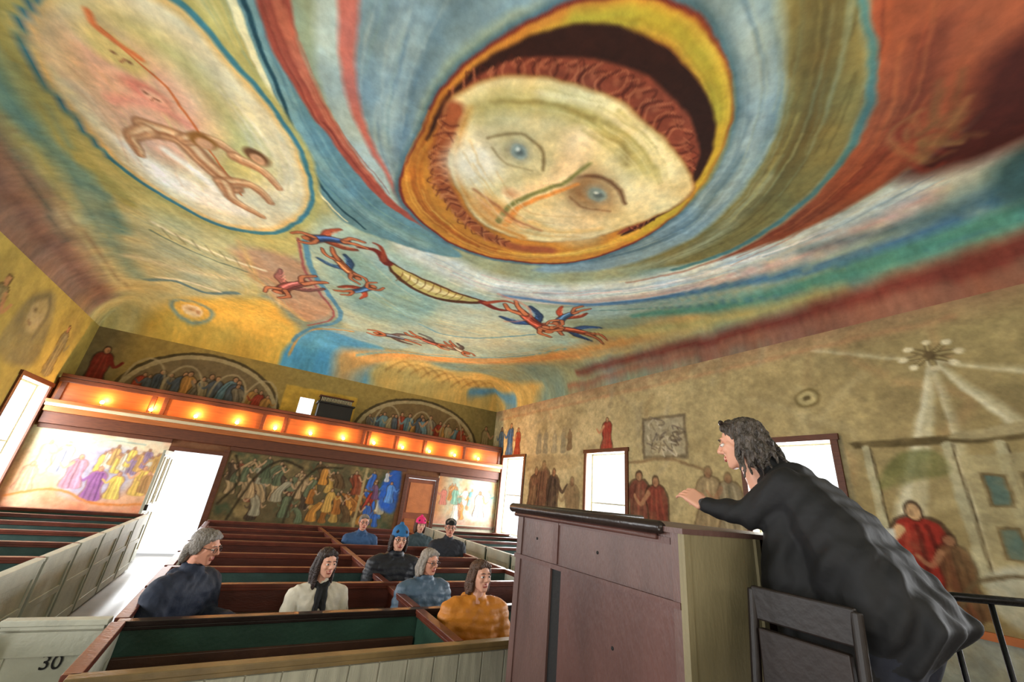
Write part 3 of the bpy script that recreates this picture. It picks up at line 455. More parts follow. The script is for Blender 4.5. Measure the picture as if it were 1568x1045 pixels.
for a in(-2.6,-1.9,-1.0,-.3,2.9,3.9,4.9): c.stroke([(a+.36*math.cos(t),3.35+.62*math.sin(t)) for t in np.linspace(0,math.pi,8)],.045,(.70,.64,.50),.015,.7)
fig(c,-3.4,3.1,.95,(.46,.17,.13)); fig(c,6.1,3.1,.8,(.54,.48,.33),al=.9)
c.poly([(.15,3),(1.95,3),(1.95,4.0),(.15,4.0)],(.80,.64,.26),.02,smooth=False); c.age(.15,(.58,.50,.32),7); c.tint(1+.2*(fbm(U*10,V*10,3)-.5))
c.mesh('wall_gallery',lambda U,V:np.stack([U,np.full(U.shape,YU),V],-1),PM,[(.55,.90,3.0,3.75)])
c=Canvas(axis(XL,XR,.2),axis(0,ZT,.2),(.58,.50,.34)); c.mesh('wall_front',lambda U,V:np.stack([U,np.full(U.shape,YN),V],-1),PM)
# ------------------------------------------------------------------ materials
brown=mat('brown_casing',(.36,.19,.11),.45,.25,8,.1,stretch=(1,1,6)); wood=mat('gallery_wood',(.64,.36,.17),.4,.2,4,.1,stretch=(.6,4,6))
white=mat('aged_white_paint',(.72,.72,.66),.6,.14,5,.15); cream=mat('cream_paint',(.80,.74,.60),.5,.1,5,.1)
green=mat('pew_green',(.15,.25,.20),.45,.3,3,.12); dred=mat('pew_red_brown',(.30,.14,.10),.4,.3,4,.1,stretch=(.7,3,3)); cap=mat('pew_cap_rail',(.36,.17,.12),.35,.3,7,.08)
seatm=mat('pew_seat',(.27,.17,.12),.45,.3,5,.1); floorm=mat('painted_floorboards',(.58,.56,.53),.35,.15,3,.1,wave=('X',1.2,.3,.25))
mauve=mat('pulpit_mauve_brown',(.35,.255,.235),.4,.3,2.2,.12,stretch=(1,2.4,.6)); mauve2=mat('pulpit_red_brown',(.31,.20,.18),.4,.3,2.2,.12,stretch=(1,1.4,.5)); olive=mat('pulpit_olive',(.47,.43,.32),.55,.14,3,.12,stretch=(1.6,1.6,.6)); dark=mat('dark_rail',(.14,.10,.09),.3,.3); black=mat('black_gap',(.03,.025,.025),.7)
platm=mat('platform_boards',(.30,.24,.20),.6,.2); metal=mat('black_iron',(.10,.10,.11),.35,.1,metal=.7); orange=mat('orange_trim',(.70,.40,.20),.4,.15); snow=mat('snow',(.93,.94,.96),.8,.03,spec=.1)
b=MB(); b.box(XL-.2,XR+.2,YN-.2,YU+.2,-.15,0,floorm); b.obj('floor')
b=MB(); b.box(-40,40,-30,50,-.45,-.2,snow); b.obj('snowy_ground')
def window(n,side,a,bb):
    x=XR if side>0 else XL; o=MB(); s=side
    def bx(x0,x1,*r):
        o.box(min(x0,x1),max(x0,x1),*r)
    for y0,y1 in((a-.08,a),(bb,bb+.08)): bx(x-.001*s,x-.03*s,y0,y1,WZ0,WZ1,brown)
    bx(x-.001*s,x-.04*s,a-.10,bb+.10,WZ1,WZ1+.08,brown); bx(x-.001*s,x-.07*s,a-.12,bb+.12,WZ0-.07,WZ0,brown)
    for y0,y1 in((a-.02,a),(bb,bb+.02)): bx(x,x+.22*s,y0,y1,WZ0,WZ1,cream)
    bx(x,x+.22*s,a,bb,WZ0-.02,WZ0,cream); bx(x,x+.22*s,a,bb,WZ1,WZ1+.02,cream)
    for y0,y1 in((a,a+.03),(bb-.03,bb)): bx(x+.16*s,x+.2*s,y0,y1,WZ0,WZ1,white)
    zm=(WZ0+WZ1)/2
    for z in(WZ0+.02,zm,WZ1-.02): bx(x+.161*s,x+.199*s,a,bb,z-.013,z+.013,white)
    for i in range(1,4): yy=a+(bb-a)*i/4; bx(x+.17*s,x+.180*s,yy-.003,yy+.003,WZ0,WZ1,white)
    o.obj('window_%d'%n)
k=0
for a,bb in WIN: k+=1; window(k,1,a,bb); k+=1; window(k,-1,a,bb)
# ---- gallery front
g=empty('gallery_front'); o=MB(); GL,GR=XL+.06,XR-.06
o.box(GL,GR,11.08,11.79,3.17,3.24,brown); o.box(GL,GR,11.12,11.195,2.72,3.17,wood); o.box(GL,GR,11.075,11.14,3.08,3.165,brown)
o.box(GL,GR,10.94,11.19,2.66,2.72,wood); o.box(GL,GR,10.98,11.191,2.60,2.66,cream); o.box(GL,GR,11.04,11.192,2.50,2.60,wood); o.box(GL,GR,11.1,11.193,2.285,2.50,brown)
for x in(-3.55,-2.15,-1.95,-.1,.35,2.2,2.35,3.1,3.9,5.1,6.3): o.box(x-.04,x+.04,11.09,11.13,2.72,3.08,brown)
o.obj('parapet',g,.006)
bulb=mat('lamp_glow',(1.0,.78,.46),.4,.02,emit=30); bulb.cycles.emission_sampling='NONE'; brass=mat('aged_brass',(.55,.40,.18),.35,.1,metal=.8)
for i in range(12):
    x=-2.89+i*.768; l=empty('gallery_lamp' if i==0 else 'gallery_lamp.%03d'%i); o=MB()
    o.tube([(x,11.03,2.721),(x,11.03,2.735),(x,11.03,2.745),(x,11.03,2.765)],[.03,.03,.012,.012],brass,12); o.ball((x,11.03,2.795),(.036,.036,.038),bulb,12); o.obj('bulb',l,smooth=True)
    L=bpy.data.lights.new('glow','POINT'); L.energy=17; L.color=(1,.50,.16); L.shadow_soft_size=.03; q=bpy.data.objects.new('glow',L); q.location=(x,10.99,2.86); link(q,l)
o=MB()
for x0,x1,z1 in((D1[0]-.1,D1[0],2.06),(D1[1],D1[1]+.1,2.20),(D2[0]-.1,D2[0],2.06),(D2[1],D2[1]+.07,2.06)): o.box(x0,x1,11.15,11.199,0,z1,brown)
o.box(D1[0]-.1,D1[1]+.1,11.14,11.199,2.06,2.14,brown); o.box(D2[0]-.1,D2[1]+.07,11.14,11.199,2.06,2.14,brown)
for a,bb,z in((XL+.06,D1[0]-.1,.80),(D1[1]+.1,D2[0]-.1,.75),(D2[1]+.07,XR-.06,.95)): o.box(a,bb,11.155,11.199,z-.05,z,brown); o.box(a,bb,11.16,11.199,2.2,2.28,brown)
o.obj('trim_1',bevel=.004)
o=MB(); o.box(XR-.05,XR-.001,-2.9,2.2,.98,1.05,orange); o.box(XR-.03,XR-.001,-2.9,2.9,0,.15,brown); o.obj('trim_2')
o=MB(); Mx=Matrix.Translation((D1[0]+.02,11.12,0))@Matrix.Rotation(math.radians(-93),4,'Z')
o.box(0,.84,-.02,.02,.02,2.03,white,Mx)
for x0,x1,z0,z1 in((.1,.38,.2,.9),(.46,.74,.2,.9),(.1,.38,1.05,1.9),(.46,.74,1.05,1.9)):
    for (p,q,r,t) in((x0,x1,z0,z0+.02),(x0,x1,z1-.02,z1),(x0,x0+.02,z0+.02,z1-.02),(x1-.02,x1,z0+.02,z1-.02)): o.box(p,q,.02,.035,r,t,cream,Mx); o.box(p,q,-.035,-.02,r,t,cream,Mx)
o.box(.76,.80,.02,.07,.95,1.05,dark,Mx); o.box(.0,.84,.021,.03,1.92,1.95,dark,Mx); o.obj('door_1',bevel=.003)
o=MB(); o.box(D2[0],D2[1],11.2,11.25,0,2.05,mat('door_brown',(.52,.27,.15),.4,.2))
for x0,x1,z0,z1,mm in((3.7,4.34,1.2,1.95,mat('door_panel_orange',(.72,.42,.22),.4,.15)),(3.7,3.98,.15,1.05,wood),(4.06,4.34,.15,1.05,wood)): o.box(x0,x1,11.185,11.2,z0,z1,mm)
o.ball((4.36,11.16,1.0),.03,brass); o.obj('door_2',bevel=.004)
o=MB(); ob=mat('organ_black',(.10,.08,.07),.35)
o.box(.98,1.82,11.3,11.72,3.241,3.62,ob); o.box(.94,1.86,11.25,11.76,3.62,3.66,ob); o.box(1.0,1.8,11.5,11.72,3.66,3.82,ob); o.box(.97,1.83,11.46,11.75,3.82,3.85,brown)
for i in range(22): o.box(1.03+i*.035,1.045+i*.035,11.44,11.5,3.67,3.80,cream)
o.obj('reed_organ',bevel=.004)
# ------------------------------------------------------------------ pews
PX0,PX1,DIV=-.43,3.3,1.45
rows=[2.8+.85*i for i in range(9)]
def wall_board(o,p,q,h,m1,m2,capm=cap,th=.03,panels=True):
    p=Vector((*p,0));q=Vector((*q,0));d=(q-p);L=d.length;d.normalize();n=Vector((-d.y,d.x,0))
    M=Matrix(((d.x,n.x,0,p.x),(d.y,n.y,0,p.y),(0,0,1,0),(0,0,0,1)))
    o.box(0,L,.001,th/2,.03,h-.03,m1,M); o.box(0,L,-th/2,-.001,.03,h-.03,m2,M)
    o.box(-.01,L+.01,-.035,.035,h-.03,h,capm,M); o.box(.001,L-.001,-.031,.031,h-.05,h-.03,capm,M)
    if panels:
        k=max(1,int(round(L/.62))); w=L/k
        for s,m in((1,m1),(-1,m2)):
            y0,y1=(th/2-.001,th/2+.012) if s>0 else (-th/2-.012,-th/2+.001)
            for i in range(k):
                a,b_=i*w+.045,(i+1)*w-.045
                for z0,z1 in((.03,.14),(h-.16,h-.05),(h*.5,h*.5+.07)): o.box(a,b_,y0,y1,z0,z1,m,M)
            for i in range(k+1): o.box(max(.001,i*w-.045),min(L-.001,i*w+.045),y0-(.001 if s<0 else 0),y1+(.001 if s>0 else 0),.03,h-.05,m,M)
teal=mat('pew_teal',(.19,.28,.26),.45,.25); capy=mat('pew_cap_yellow',(.46,.38,.24),.4,.3)
wstreak=mat('streaked_white_boards',(.66,.65,.58),.6,.25,4,.2,stretch=(5,1,.6))
for i in range(8):
    y0,y1=rows[i],rows[i+1]; o=MB()
    inner=green if i==0 else (dred if i!=2 else teal)
    if i==0:
        wall_board(o,(PX0,y0),(PX1,y0),.9,green,wstreak,capy,panels=False)
        k=22; w=(PX1-PX0)/k
        for j in range(k): o.box(PX0+j*w+.003,PX0+(j+1)*w-.003,y0-.026,y0-.014,.03,.845,wstreak)
    wall_board(o,(PX0,y1-.03),(PX1,y1-.03),.9+.02*(i%3==1),dred if i<7 else white,inner,cap if i!=0 else dark,panels=False)
    for xx in(PX0,PX1): wall_board(o,(xx,y0+.03),(xx,y1-.07),.9,green if xx==PX0 else white,white if xx==PX0 else green)
    wall_board(o,(DIV,y0+.03),(DIV,y1-.07),.9,green if i==0 else dred,green if i==0 else dred,panels=False)
    for xa,xb in((PX0+.03,DIV-.03),(DIV+.03,PX1-.03)):
        o.box(xa,xb,y1-.42,y1-.05,.39,.42,seatm); o.box(xa,xb,y1-.40,y1-.37,.03,.39,seatm); o.box(xa,xb,y1-.09,y1-.055,.62,.72,seatm)
    o.obj('box_pew' if i==0 else 'box_pew.%03d'%i,bevel=.004)
n=0
for side in(0,1):
    for i in range(8 if side==0 else 9):
        y0=3.0+.9*i; y1=y0+.9-.04*(i==8); o=MB(); xa,xb=(XL+.08,-1.4) if side==0 else (4.2,XR-.08); xf=xb if side==0 else xa
        wall_board(o,(xa,y0),(xb,y0),.9,green,teal,cap,panels=False)
        if side==0 and i==7: wall_board(o,(xa,y1),(xb,y1),.9,green,green,cap,panels=False)
        wall_board(o,(xf,y0+.04),(xf,y1-.04),.9,white if side else green,green if side else white,white)
        o.box(xa+.02,xb-.03,y1-.42,y1-.05,.39,.42,seatm); o.box(xa+.02,xb-.03,y1-.40,y1-.37,.03,.39,seatm)
        o.obj('side_pew' if n==0 else 'side_pew.%03d'%n,bevel=.004); n+=1
d=empty('pew_gate'); o=MB(); wall_board(o,(-.94,3.72),(-.49,3.68),.9,white,white,white,.025,panels=False)
for x0,x1,z0,z1 in((.0,.45,.72,.84),(.0,.07,.05,.72),(.38,.45,.05,.72),(.07,.38,.05,.18)): o.box(x0,x1,-.022,-.012,z0,z1,white,Matrix.Translation((-.94,3.72,0))@Matrix.Rotation(math.radians(-5.1),4,'Z'))
o.obj('leaf',d,.003)
cu=bpy.data.curves.new('number','FONT'); cu.body='30'; cu.size=.10; cu.extrude=.0015; t=bpy.data.objects.new('tmp',cu); link(t); bpy.context.view_layer.update()
me=bpy.data.meshes.new_from_object(t.evaluated_get(bpy.context.evaluated_depsgraph_get())); bpy.data.objects.remove(t); me.materials.clear(); me.materials.append(black)
t=bpy.data.objects.new('number',me); t.matrix_world=Matrix.Translation((-.72,3.682,.66))@Matrix.Rotation(math.radians(-5),4,'Z')@Matrix.Rotation(math.pi/2,4,'X'); link(t,d)
o=MB(); wall_board(o,(-1.30,3.95),(-1.02,3.5),.88,white,white,white,.025); o.obj('pew_gate.001',bevel=.003)
# ------------------------------------------------------------------ platform, pulpit, rail, chair
PZ=.70
o=MB(); o.box(1.05,4.0,-2.9,2.42,0.001,PZ-.03,platm); o.box(1.0,4.05,-2.9,2.46,PZ-.03,PZ,platm); o.obj('pulpit_platform',bevel=.004)
X0,X1,Y0,Y1,ZP=1.5,2.62,1.14,2.30,1.735; PB=PZ+.002
o=MB()
o.box(X0+.03,X1-.03,Y1-.06,Y1-.03,PB,ZP,mauve2)
for xs in(X0,X1-.04): o.box(xs+.021,xs+.035,Y0+.02,Y1-.03,PB,ZP,mauve2)
o.box(X0,X0+.02,Y0,Y1,1.49,ZP,mauve); o.box(X0,X0+.02,Y0+.035,1.87,PB,1.49,mauve2); o.box(X0,X0+.02,1.96,Y1-.05,PB,1.49,mauve)
o.box(X0+.012,X0+.03,1.86,1.97,PB,1.49,black); o.box(X0-.014,X0+.01,Y0,Y1+.01,1.475,1.497,mauve2); o.box(X0-.008,X0+.02,Y0,Y0+.035,PB,ZP,mauve); o.box(X0-.008,X0+.02,Y1-.05,Y1,PB,ZP,mauve)
o.box(X0-.008,X0+.01,1.9,1.94,1.50,ZP,mauve2); o.box(X0-.006,X0+.01,Y0+.04,Y1-.06,1.69,1.715,mauve2)
o.box(X1-.02,X1,Y0,Y1,PB,ZP,mauve)
o.box(X0-.01,2.0,Y0-.025,Y0-.001,PB,ZP,olive); o.box(X0-.014,X0+.02,Y0-.032,Y0-.02,PB,ZP,olive); o.box(1.97,2.004,Y0-.037,Y0-.02,PB,ZP,olive); o.box(2.4,X1,Y0-.025,Y0-.001,PB,ZP,mauve2)
o.box(2.02,2.38,Y0+.02,Y1-.1,1.42,1.44,mauve2); o.box(2.02,2.38,Y0+.02,Y1-.1,1.08,1.10,mauve2)
o.box(X0-.02,X1+.02,Y0-.03,Y1+.02,ZP,ZP+.02,mauve)
for zz,yy in((1.25,1.5),(.95,1.5),(1.6,1.6),(1.6,2.1)): o.ball((X0-.001,yy,zz),(.004,.008,.008),black,8)
o.obj('pulpit',bevel=.004); pul=bpy.data.objects['pulpit']
o=MB(); o.tube([(X0-.02,Y0+.06,ZP+.014),(X0-.02,Y0+.075,ZP+.014),(X0-.02,Y1+.06,ZP+.014),(X0-.02,Y1+.08,ZP+.014)],[.018,.026,.026,.016],dark,14); o.tube([(X0-.03,Y1+.045,ZP+.014),(X1+.03,Y1+.045,ZP+.014)],.026,dark,14)
o.tube([(X0-.012,Y0+.1,ZP-.022),(X0-.012,Y1+.03,ZP-.022)],.012,mauve2,10); o.obj('moulded_rail',pul,smooth=True)
o=MB(); o.tube([(2.50,.78,1.42),(2.50,.74,1.53),(2.52,.70,1.585),(2.58,.66,1.60),(2.9,.52,1.60),(3.3,.34,1.60),(3.9,.08,1.60)],.017,metal,12)
for t in(0,.15,.3,.45,.7,1): x=2.55+1.3*t; y=.675-.57*t; o.tube([(x,y,PB),(x,y,1.6)],.010,metal,10)
o.tube([(2.55,.675,.85),(3.88,.09,.85)],.010,metal); o.obj('iron_railing',smooth=True)
chw=mat('chair_wood',(.09,.055,.045),.5,.2); leath=mat('chair_leather',(.11,.065,.05),.55,.25)
o=MB(); Mc=Matrix.Translation((1.46,.83,PZ+.002))@Matrix.Rotation(math.radians(90),4,'Z')@Matrix.Diagonal((.8,1,.97,1))
for sx in(-.2,.2):
    o.tube([Mc@Vector((sx,.2,0)),Mc@Vector((sx,.2,.44))],.018,chw); o.tube([Mc@Vector((sx,-.2,0)),Mc@Vector((sx,-.2,.45)),Mc@Vector((sx,-.25,.90))],.018,chw)
    o.box(sx-.015,sx+.015,-.2,.2,.2,.225,chw,Mc); o.box(sx-.015,sx+.015,-.2,.2,.40,.44,chw,Mc)
o.box(-.22,.22,-.21,.23,.43,.48,leath,Mc); o.box(-.2,.2,-.262,-.235,.80,.91,chw,Mc); o.box(-.17,.17,-.245,-.215,.54,.78,leath,Mc); o.box(-.2,.2,.185,.215,.40,.43,chw,Mc); o.box(-.2,.2,-.215,-.185,.2,.23,chw,Mc)
o.obj('wooden_chair',bevel=.006)
# ------------------------------------------------------------------ people
def ico(sub=2):
    bm=bmesh.new(); bmesh.ops.create_icosphere(bm,subdivisions=sub,radius=1); v=np.array([x.co[:] for x in bm.verts]); f=[[q.index for q in p.verts] for p in bm.faces]; bm.free(); return v,f
IV,IF=ico(3); IV2,_=ico(2)
def frame(org,fwd,up=(0,0,1),s=1):
    y=Vector(fwd).normalized(); z=Vector(up); x=y.cross(z).normalized(); z=x.cross(y).normalized()
    return Matrix(((x.x*s,y.x*s,z.x*s,org[0]),(x.y*s,y.y*s,z.y*s,org[1]),(x.z*s,y.z*s,z.z*s,org[2]),(0,0,0,1)))
def blob(name,prims,M,voxel,mats,parent,sm=3,disp=None):
    s=M.to_scale().x; vs=[];fs=[];info=[]
    for p in prims:
        mi=p[0]
        if p[1]=='E':
            _,_,cc_,rr,*ro=p; R=(ro[0] if ro else Matrix.Identity(3))
            k=len(vs); vs+=[M@(R@Vector(v*np.array(rr))+Vector(cc_)) for v in IV]; fs+=[[a+k for a in f] for f in IF]
            info.append((mi,'E',np.array(M@Vector(cc_)),np.array((M.to_3x3()@R).inverted()),np.array(rr),min(rr)*s))
        else:
            sp=p[1]; bm=bmesh.new()
            for cc_,r in sp:
                for v in IV2: bm.verts.new(M@(Vector(cc_)+Vector(v*r)))
            bmesh.ops.convex_hull(bm,input=bm.verts[:])
            loose=[v for v in bm.verts if not v.link_faces]; bmesh.ops.delete(bm,geom=loose,context='VERTS')
            bm.verts.index_update(); k=len(vs); vs+=[v.co.copy() for v in bm.verts]; fs+=[[q.index+k for q in f.verts] for f in bm.faces]; bm.free()
            info.append((mi,'C',[(np.array(M@Vector(a)),r*s) for a,r in sp]))
    me=bpy.data.meshes.new('t'); me.from_pydata(vs,[],fs); t=bpy.data.objects.new('t',me); link(t)
    r=t.modifiers.new('r','REMESH'); r.mode='VOXEL'; r.voxel_size=voxel
    if sm: q=t.modifiers.new('s','SMOOTH'); q.iterations=sm; q.factor=.5
    bpy.context.view_layer.update(); me2=bpy.data.meshes.new_from_object(t.evaluated_get(bpy.context.evaluated_depsgraph_get())); bpy.data.objects.remove(t)
    n=len(me2.vertices); co=np.zeros(n*3,np.float32); me2.vertices.foreach_get('co',co); co=co.reshape(-1,3)
    if disp:
        no=np.zeros(n*3,np.float32); me2.vertices.foreach_get('normal',no); no=no.reshape(-1,3); co=co+no*disp(co)[:,None]; me2.vertices.foreach_set('co',co.ravel().astype(np.float32))
    npol=len(me2.polygons); ce=np.zeros(npol*3,np.float32); me2.polygons.foreach_get('center',ce); ce=ce.reshape(-1,3)
    best=np.full(npol,1e9); idx=np.zeros(npol,np.int32)
    if len(mats)>1:
        for it in info:
            if it[1]=='E': q=(ce-it[2])@it[3].T/it[4]; d=(np.linalg.norm(q,axis=1)-1)*it[5]
            else:
                d=np.full(npol,1e9); L=it[2]
                for i in range(len(L)):
                    for j in range(i,len(L)):
                        a,ra=L[i];b_,rb=L[j]; e=b_-a; q=e@e+1e-12; tt=np.clip(((ce-a)@e)/q,0,1)
                        d=np.minimum(d,np.linalg.norm(ce-a-tt[:,None]*e,axis=1)-(ra+(rb-ra)*tt))
            k=d<best; best[k]=d[k]; idx[k]=it[0]
    me2.materials.clear()
    for m in mats: me2.materials.append(m)
    me2.polygons.foreach_set('material_index',idx); me2.polygons.foreach_set('use_smooth',np.ones(npol,bool)); me2.update()
    me2.name=name; return link(bpy.data.objects.new(name,me2),parent)
skinA=mat('skin_light',(.84,.62,.52),.5,.05,8,.05); skinB=mat('skin_tan',(.80,.56,.46),.5,.06,8,.05); lips=mat('lips',(.66,.34,.31),.45,.05); eyeW=mat('eye_white',(.85,.83,.80),.3,.02); iris=mat('iris',(.14,.10,.08),.2,.1); teeth=mat('teeth',(.9,.88,.82),.3,.02)
def hairdisp(f,a): return lambda co:(a*np.sin(co[:,0]*f+3*np.sin(co[:,2]*30))*np.cos(co[:,1]*f*.8+2*np.sin(co[:,2]*24))).astype(np.float32)
def head(M,parent,skin,hairm,style='short',hat=None,hatm=None,glasses=False,smile=False,vox=.0055):
    P=[(0,'E',(0,-.012,.03),(.074,.092,.083)),(0,'E',(0,.018,-.025),(.062,.070,.085)),
       (0,[((-.046,.0,-.055),.02),((.046,.0,-.055),.02),((-.014,.062,-.092),.018),((.014,.062,-.092),.018),((-.046,.045,-.005),.022),((.046,.045,-.005),.022)]),
       (0,[((0,.085,.018),.009),((0,.106,-.020),.0125)]),(0,[((-.012,.094,-.026),.009),((.012,.094,-.026),.009)]),
       (0,[((-.034,.072,.030),.012),((.034,.072,.030),.012)]),(0,'E',(-.036,.062,-.02),(.022,.022,.022)),(0,'E',(.036,.062,-.02),(.022,.022,.022)),
       (0,[((-.014,.080,-.055),.011),((.014,.080,-.055),.011)]),(1,[((-.022,.080,-.053),.006),((0,.089,-.0515),.007),((.022,.080,-.053),.006)]),(1,[((-.017,.080,-.062),.006),((0,.088,-.064),.008),((.017,.080,-.062),.006)]),
       (0,'E',(-.076,-.008,-.002),(.011,.021,.032)),(0,'E',(.076,-.008,-.002),(.011,.021,.032)),
       (0,[((0,-.012,-.06),.050),((0,-.035,-.20),.056)])]
    blob('head',P,M,vox,[skin,lips],parent,2)
    o=MB()
    for s in(-1,1):
        o.ball((s*.031,.076,.004),(.0155,.012,.0095),eyeW,12,M); o.ball((s*.031,.085,.004),(.007,.005,.007),iris,10,M)
        o.tube([M@Vector((s*.013,.089,.026)),M@Vector((s*.032,.091,.031)),M@Vector((s*.052,.076,.026))],[.0025,.0035,.002],hairm,6)
        o.tube([M@Vector((s*.015,.085,.010)),M@Vector((s*.031,.091,.0145)),M@Vector((s*.048,.078,.009))],.002,skin,6)
    if smile: o.ball((0,.086,-.057),(.016,.008,.0045),teeth,10,M)
    if glasses:
        for s in(-1,1):
            o.tube([M@Vector((s*.033+.022*math.cos(a),.096,.003+.017*math.sin(a))) for a in np.linspace(0,2*math.pi,15)],.0022,dark,6); o.tube([M@Vector((s*.055,.094,.006)),M@Vector((s*.078,.01,.008))],.0022,dark,6)
        o.tube([M@Vector((-.012,.098,.006)),M@Vector((.012,.098,.006))],.002,dark,6)
    o.obj('face_details',parent,smooth=True)
    H=[(0,'E',(0,-.024,.046),(.083,.094,.083)),(0,'E',(0,-.05,.0),(.078,.066,.075)),(0,[((-.05,.052,.078),.018),((.05,.052,.078),.018),((0,.03,.1),.03)])]
    if style=='short': H+=[(0,'E',(s*.072,-.02,.015),(.013,.04,.045)) for s in(-1,1)]
    if style=='collar': H+=[(0,'E',(s*.076,-.025,.005),(.018,.045,.055)) for s in(-1,1)]+[(0,[((-.04,-.085,-.02),.035),((.04,-.085,-.02),.035),((-.03,-.095,-.10),.028),((.03,-.095,-.10),.028)])]
    if style in('bob','long','wavy'):
        b={'bob':-.10,'long':-.20,'wavy':-.085}[style]
        for s in(-1,1):
            if style!='wavy': H+=[(0,[((s*.070,.022,.045),.018),((s*.082,.005,-.03),.020),((s*.078,.0,b),.018)])]
            H+=[(0,[((s*.07,-.03,.03),.03),((s*.080,-.04,-.05),.030),((s*.082,-.035,b-.02),.020)]),(0,[((s*.045,-.075,0),.035),((s*.06,-.085,-.07),.035),((s*.06,-.075,b-.03),.025)])]
        H+=[(0,[((0,-.09,.0),.04),((0,-.10,-.07),.04),((0,-.09,b-.03),.03)])]
        if style=='wavy':
            for k in range(34):
                th_=math.radians(166)+math.radians(208)*k/33
                px,py=math.cos(th_),math.sin(th_); rr=.074; pts=[]; ln=.030+.006*math.sin(k*2.3)
                for j in range(8):
                    w=.012*math.sin(j*1.7+k*1.3); pts.append(((px*(rr+.006*j)+w),(py*(rr+.010*j)-.018+w*.7),.080-ln*j))
                for j in range(7): H.append((0,[(pts[j],.013-.0012*j),(pts[j+1],.013-.0012*(j+1))]))
    blob('hair',H,M,vox,[hairm],parent,1,hairdisp(260,.0022))
    if hat=='beanie':
        blob('knit_hat',[(0,'E',(0,-.018,.062),(.091,.100,.088)),(0,'E',(0,-.012,.045),(.096,.106,.026)),(0,'E',(0,-.02,.155),(.025,.025,.02))],M,vox,[hatm],parent,2)
    if hat=='cap':
        blob('cap',[(0,'E',(0,-.015,.065),(.088,.098,.065)),(0,[((-.05,.07,.062),.007),((.05,.07,.062),.007),((-.03,.14,.052),.006),((.03,.14,.052),.006)])],M,vox,[hatm],parent,2)
def hand(M,parent,skin,side,curl=.45,name='hand'):
    P=[(0,[((-.028,.01,0),.014),((.028,.01,0),.014),((-.034,.075,0),.012),((.032,.080,0),.012)])]
    for i,(x,L) in enumerate(((-.033,.062),(-.011,.073),(.011,.078),(.032,.070))):
        x*=-side; p=Vector((x,.082,0)); a=0; r=.0088
        for f in(.45,.31,.24):
            a-=curl*(1+.12*i); q=p+Vector((x*.08*f,math.cos(a)*L*f,math.sin(a)*L*f)); P.append((0,[(tuple(p),r),(tuple(q),r*.9)])); p=q; r*=.9
    s=-side; p=Vector((s*.028,.018,-.006)); q=Vector((s*.055,.048,-.018)); w=Vector((s*.058,.078,-.03)); P+=[(0,[(tuple(p),.013),(tuple(q),.0105)]),(0,[(tuple(q),.0105),(tuple(w),.0085)])]
    blob(name,P,M,.0048,[skin],parent,2)
trous=mat('dark_trousers',(.12,.13,.17),.8,.2); shoe=mat('dark_boots',(.10,.08,.07),.5)
def cloth(name,col,puffer=False,rough=.75): return mat(name,col,rough,.15,9,.25,30)
